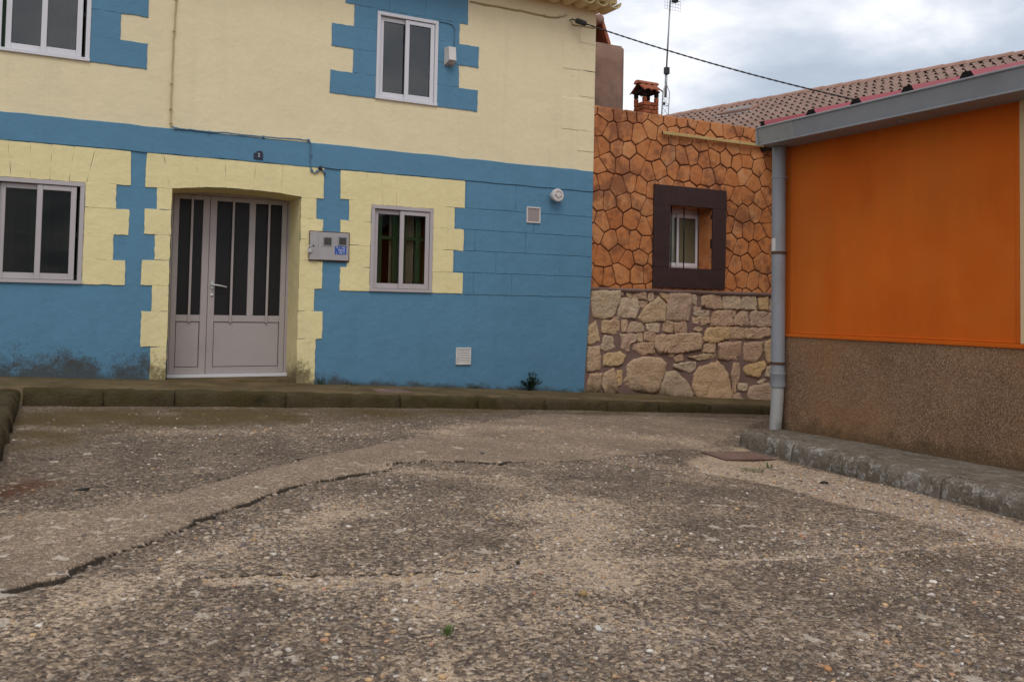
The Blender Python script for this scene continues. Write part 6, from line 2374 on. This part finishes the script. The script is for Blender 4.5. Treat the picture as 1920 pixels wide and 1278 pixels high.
# conduit moulding on the corner below the clamp
q0, q1, q2 = XZ(1071, 37), XZ(1072, 45), XZ(1118, 54)
cm = thing('wall_cable', (q0[0], YF, q0[1]), 'short cream cable turning round the house corner below the black clamp', 'cable')
MB().tube([(q0[0], YF - 0.012, q0[1]), (q1[0], YF - 0.012, q1[1]), (q1[0] + 0.02, YF - 0.012, q1[1] - 0.012), (q2[0] - 0.02, YF - 0.012, q2[1])], 0.008, 6).build('wire', GREYCABLE, cm, True)

# ------------------------------------------------------------------ covers in the ground
def cover(px4, off, label, seed, mat=RUSTLID):
    ps = [onG(*q, off) for q in px4]
    cc = sum(ps, Vector()) / 4
    th = thing('inspection_cover', cc[:], label, 'cover')
    lid = MB()
    for p in ps:
        lid.v.append(Vector((p.x, p.y, p.z + 0.004)))
    for p in ps:
        lid.v.append(Vector((p.x, p.y, p.z - 0.03)))
    lid.f += [(0, 1, 2, 3), (0, 4, 5, 1), (1, 5, 6, 2), (2, 6, 7, 3), (3, 7, 4, 0)]
    lid.build('lid', mat, th)
    rim = MB()
    out = [cc + (p - cc) * 1.05 for p in ps]
    for i in range(4):
        a, b3 = ps[i], ps[(i + 1) % 4]
        c3, d3 = out[(i + 1) % 4], out[i]
        e = 0.0025
        a2, b4 = cc + (a - cc) * 1.015, cc + (b3 - cc) * 1.015
        rim.add([a2 + Vector((0, 0, e)), b4 + Vector((0, 0, e)), c3 + Vector((0, 0, e)), d3 + Vector((0, 0, e)), a2 - Vector((0, 0, .03)), b4 - Vector((0, 0, .03)), c3 - Vector((0, 0, .03)), d3 - Vector((0, 0, .03))],
                [(0, 1, 2, 3), (0, 1, 5, 4), (1, 2, 6, 5), (2, 3, 7, 6), (3, 0, 4, 7)])
    rim.build('rim', RUST, th)
    return th


cover([(695, 729.5), (752, 729.5), (775, 736.5), (712, 736.5)], 0.133, 'small rust-brown inspection cover set in the pavement under the blue wall', 1)
cover([(1318, 848), (1408, 846), (1452, 861), (1360, 862)], 0.003, 'square rust-red cover set in the road by the right pavement', 2)


# ------------------------------------------------------------------ plants
def leaf_quad(mb, p, d_, w_, l_, up):
    d_ = d_.normalized()
    s_ = d_.cross(up).normalized() * w_ * 0.5
    n_2 = s_.cross(d_).normalized()
    mb.add([p, p + d_ * l_ * 0.35 + s_ - n_2 * 0.002, p + d_ * l_ * 0.75 + s_ * 0.8, p + d_ * l_ - n_2 * 0.006, p + d_ * l_ * 0.75 - s_ * 0.8, p + d_ * l_ * 0.35 - s_ - n_2 * 0.002],
           [(0, 1, 2, 3), (0, 3, 4, 5)])


pp = onY(993, 729, YF - 0.06)
pl0 = Vector((pp.x, YF - 0.06, float(zG(pp.x) + kerb_h(pp.x))))
plant = thing('wall_weed', pl0[:], 'dark green bushy weed growing at the foot of the blue wall', 'weed')
fo, stm = MB(), MB()
rr_ = random.Random(5)
for i in range(20):
    a = rr_.uniform(0, math.pi * 2)
    spread = rr_.uniform(0.04, 0.17)
    hgt = rr_.uniform(0.08, 0.17) if i > 4 else rr_.uniform(0.16, 0.25)
    tip = pl0 + Vector((math.cos(a) * spread * (1.0 if i > 4 else 0.5) + (0.02 if i < 5 else 0), -abs(math.sin(a)) * spread * 0.7, hgt))
    mid_ = pl0.lerp(tip, 0.5) + Vector((0, 0, 0.025))
    pts = [pl0 + Vector((rr_.uniform(-.02, .02), 0, 0)), mid_, tip]
    stm.tube(pts, [0.004, 0.003, 0.0015], 5)
    for q in range(22):
        t_ = rr_.uniform(0.15, 1.0)
        p = pts[0].lerp(mid_, t_ * 2) if t_ < 0.5 else mid_.lerp(tip, t_ * 2 - 1)
        d_ = Vector((rr_.uniform(-1, 1), rr_.uniform(-1, 0.4), rr_.uniform(-0.2, 0.9)))
        leaf_quad(fo, p, d_, rr_.uniform(.010, .020), rr_.uniform(.025, .048), Vector((0, 0.2, 1)))
fo.build('foliage', LEAF, plant)
stm.build('stems', LEAF, plant)


def tuft(p, n, h_, label, seed, mat=GRASSM, spread=0.03, name='grass_tuft'):
    r = random.Random(seed)
    mb = MB()
    for i in range(n):
        a = r.uniform(0, 2 * math.pi)
        b0_ = p + Vector((math.cos(a) * r.uniform(0, spread), math.sin(a) * r.uniform(0, spread), -0.004))
        ln = h_ * r.uniform(0.5, 1.0)
        lean = Vector((math.cos(a), math.sin(a), 0)) * ln * r.uniform(0.15, 0.9)
        s_ = Vector((-math.sin(a), math.cos(a), 0)) * r.uniform(0.0015, 0.003)
        m1 = b0_ + lean * 0.4 + Vector((0, 0, ln * 0.65))
        tp_ = b0_ + lean + Vector((0, 0, ln * r.uniform(0.6, 1.0)))
        mb.add([b0_ - s_, b0_ + s_, m1 + s_ * 0.8, tp_, m1 - s_ * 0.8], [(0, 1, 2, 4), (4, 2, 3)])
    o = mb.build(name, mat)
    tag(o, label, 'grass')
    return o


tuft(onG(838, 1186), 34, 0.035, 'tiny grass tuft growing from the sandy crack in the foreground', 1, spread=0.02)
tuft(onG(1442, 876), 22, 0.065, 'small green sprig in the sand beside the rust-red road cover', 2, spread=0.025)
tuft(onG(1408, 881), 160, 0.014, 'low patch of green moss in the sand beyond the dark asphalt', 3, spread=0.12)
wp = onY(600, 722, YF - 0.04)
tuft(Vector((wp.x, YF - 0.04, float(zG(wp.x) + kerb_h(wp.x)))), 40, 0.12, 'wispy grass at the wall foot just right of the door', 4, LEAF, 0.06)
wp = onY(660, 722, YF - 0.04)
tuft(Vector((wp.x, YF - 0.035, float(zG(wp.x) + kerb_h(wp.x)))), 50, 0.06, 'low weeds along the wall foot below the right window', 5, LEAF, 0.14)
wp = onY(888, 727, YF - 0.04)
tuft(Vector((wp.x, YF - 0.035, float(zG(wp.x) + kerb_h(wp.x)))), 36, 0.07, 'thin weeds at the wall foot under the white grille', 6, LEAF, 0.08)


# ------------------------------------------------------------------ loose gravel
def ico():
    bm_ = bmesh.new()
    bmesh.ops.create_icosphere(bm_, subdivisions=1, radius=1)
    bm_.verts.index_update()
    v_ = np.array([q.co[:] for q in bm_.verts])
    f_ = np.array([[q.index for q in ff.verts] for ff in bm_.faces])
    bm_.free()
    return v_, f_


IV, IF = ico()
PAL = np.array([(0.52, 0.46, 0.40), (0.40, 0.32, 0.24), (0.46, 0.30, 0.16), (0.30, 0.23, 0.18), (0.16, 0.13, 0.115), (0.42, 0.23, 0.13), (0.62, 0.56, 0.49), (0.36, 0.28, 0.21), (0.22, 0.18, 0.155)])
PWT = np.array([.085, .20, .06, .22, .16, .025, .02, .15, .08])
zgrid = z.reshape(ny, nx)


def ground_z(xs_, ys_):
    i = np.clip(np.searchsorted(gx, xs_) - 1, 0, nx - 2)
    j = np.clip(np.searchsorted(gy, ys_) - 1, 0, ny - 2)
    fx = (xs_ - gx[i]) / (gx[i + 1] - gx[i])
    fy = (ys_ - gy[j]) / (gy[j + 1] - gy[j])
    return (zgrid[j, i] * (1 - fx) + zgrid[j, i + 1] * fx) * (1 - fy) + (zgrid[j + 1, i] * (1 - fx) + zgrid[j + 1, i + 1] * fx) * fy


def grid_val(arr, xs_, ys_):
    i = np.clip(np.searchsorted(gx, xs_), 0, nx - 1)
    j = np.clip(np.searchsorted(gy, ys_), 0, ny - 1)
    return arr.reshape(ny, nx)[j, i]


def gravel(name, n, smin, smax, label, ymax, power, seed):
    r = np.random.default_rng(seed)
    n0 = n * 4
    # density falls with distance from the viewer
    yy_ = 1.4 + (ymax - 1.4) * r.random(n0) ** power
    xx_ = -0.9 + 6.6 * r.random(n0)
    keep = 0.25 + 0.9 * grid_val(sand, xx_, yy_) - 0.30 * grid_val(patch, xx_, yy_) - 0.55 * grid_val(moss, xx_, yy_)
    clump = np.clip(0.55 + 1.4 * fbm(xx_, yy_, 1.3, seed, 3), 0.05, 1)
    ok = (r.random(n0) < np.clip(keep, 0.012, 1) * clump) & (xx_ < 5.5)
    xx_, yy_ = xx_[ok][:n], yy_[ok][:n]
    m = len(xx_)
    size = smin * (smax / smin) ** (r.random(m) ** 2.2)
    zz_ = ground_z(xx_, yy_)
    V = IV[None] * (1 + 0.35 * (r.random((m, len(IV), 1)) - 0.5))
    V = V * np.stack([r.uniform(.7, 1.3, m), r.uniform(.7, 1.2, m), r.uniform(.35, .7, m)], 1)[:, None, :] * size[:, None, None]
    a = r.random(m) * 2 * np.pi
    ca, sa = np.cos(a)[:, None], np.sin(a)[:, None]
    Vx = V[..., 0] * ca - V[..., 1] * sa
    Vy = V[..., 0] * sa + V[..., 1] * ca
    P = np.stack([Vx + xx_[:, None], Vy + yy_[:, None], V[..., 2] + (zz_ + size * 0.12)[:, None]], -1)
    F_ = IF[None] + (np.arange(m) * len(IV))[:, None, None]
    me_ = bpy.data.meshes.new(name)
    me_.vertices.add(m * len(IV))
    me_.vertices.foreach_set('co', P.reshape(-1))
    fl = F_.reshape(-1)
    me_.loops.add(len(fl))
    me_.loops.foreach_set('vertex_index', fl)
    me_.polygons.add(len(fl) // 3)
    me_.polygons.foreach_set('loop_start', np.arange(0, len(fl), 3))
    me_.polygons.foreach_set('use_smooth', np.repeat(r.random(m) < 0.45, len(IF)))
    me_.update(calc_edges=True)
    col = PAL[r.choice(len(PAL), m, p=PWT / PWT.sum())] * r.uniform(.75, 1.2, (m, 1))
    at_ = me_.color_attributes.new('tone', 'FLOAT_COLOR', 'POINT')
    at_.data.foreach_set('color', np.repeat(np.concatenate([col, np.ones((m, 1))], 1), len(IV), 0).reshape(-1))
    me_.materials.append(PEBBLE)
    o_ = bpy.data.objects.new(name, me_)
    C.objects.link(o_)
    tag(o_, label, 'gravel', kind='stuff')
    return o_


gravel('gravel', 52000, 0.0026, 0.0135, 'loose pebbles and grit scattered over the road surface', 8.8, 1.9, 5)


def loose_stone(px_, py_, size, col, label, seed, flat=0.6):
    p = onG(px_, py_)
    r = random.Random(seed)
    bm_ = bmesh.new()
    bmesh.ops.create_icosphere(bm_, subdivisions=2, radius=1)
    for q in bm_.verts:
        k_ = 1 + 0.30 * (float(fbm(np.array([q.co.x * 1.3 + seed]), np.array([q.co.y * 1.3 + q.co.z]), 1.0, seed, 2)[0]))
        q.co = Vector((q.co.x * k_ * 1.25, q.co.y * k_, q.co.z * flat * k_)) * size
    me_ = bpy.data.meshes.new('loose_stone')
    bm_.to_mesh(me_)
    bm_.free()
    me_.polygons.foreach_set('use_smooth', [True] * len(me_.polygons))
    at_ = me_.color_attributes.new('tone', 'FLOAT_COLOR', 'POINT')
    at_.data.foreach_set('color', np.tile([*col, 1.0], len(me_.vertices)))
    me_.materials.append(PEBBLE)
    o_ = bpy.data.objects.new('loose_stone', me_)
    o_.location = (p.x, p.y, float(ground_z(np.array([p.x]), np.array([p.y]))[0]) + size * flat * 0.45)
    o_.rotation_euler = (r.uniform(-.2, .2), r.uniform(-.2, .2), r.uniform(0, 6))
    C.objects.link(o_)
    tag(o_, label, 'stone')


loose_stone(1122, 1174, 0.013, (0.52, 0.50, 0.46), 'rounded whitish stone lying in the middle of the foreground', 1)
loose_stone(1094, 1115, 0.012, (0.30, 0.20, 0.09), 'pointed ochre stone standing up in the sandy foreground', 2, 1.1)
loose_stone(1545, 905, 0.024, (0.03, 0.026, 0.022), 'black lump lying on the sand near the right pavement', 3)
loose_stone(1500, 900, 0.018, (0.05, 0.035, 0.028), 'flat dark brown clod left of the black lump', 4, 0.3)
loose_stone(1466, 885, 0.018, (0.05, 0.035, 0.028), 'flat dark brown clod nearest the green sprig', 8, 0.3)
loose_stone(1552, 1254, 0.011, (0.42, 0.20, 0.09), 'orange pebble near the bottom edge right of centre', 5)
loose_stone(155, 918, 0.028, (0.045, 0.042, 0.036), 'dark flat stone on the mossy road at the left', 6, 0.35)
loose_stone(904, 852, 0.016, (0.10, 0.085, 0.075), 'single dark pebble on the smooth strip above the crack end', 7)
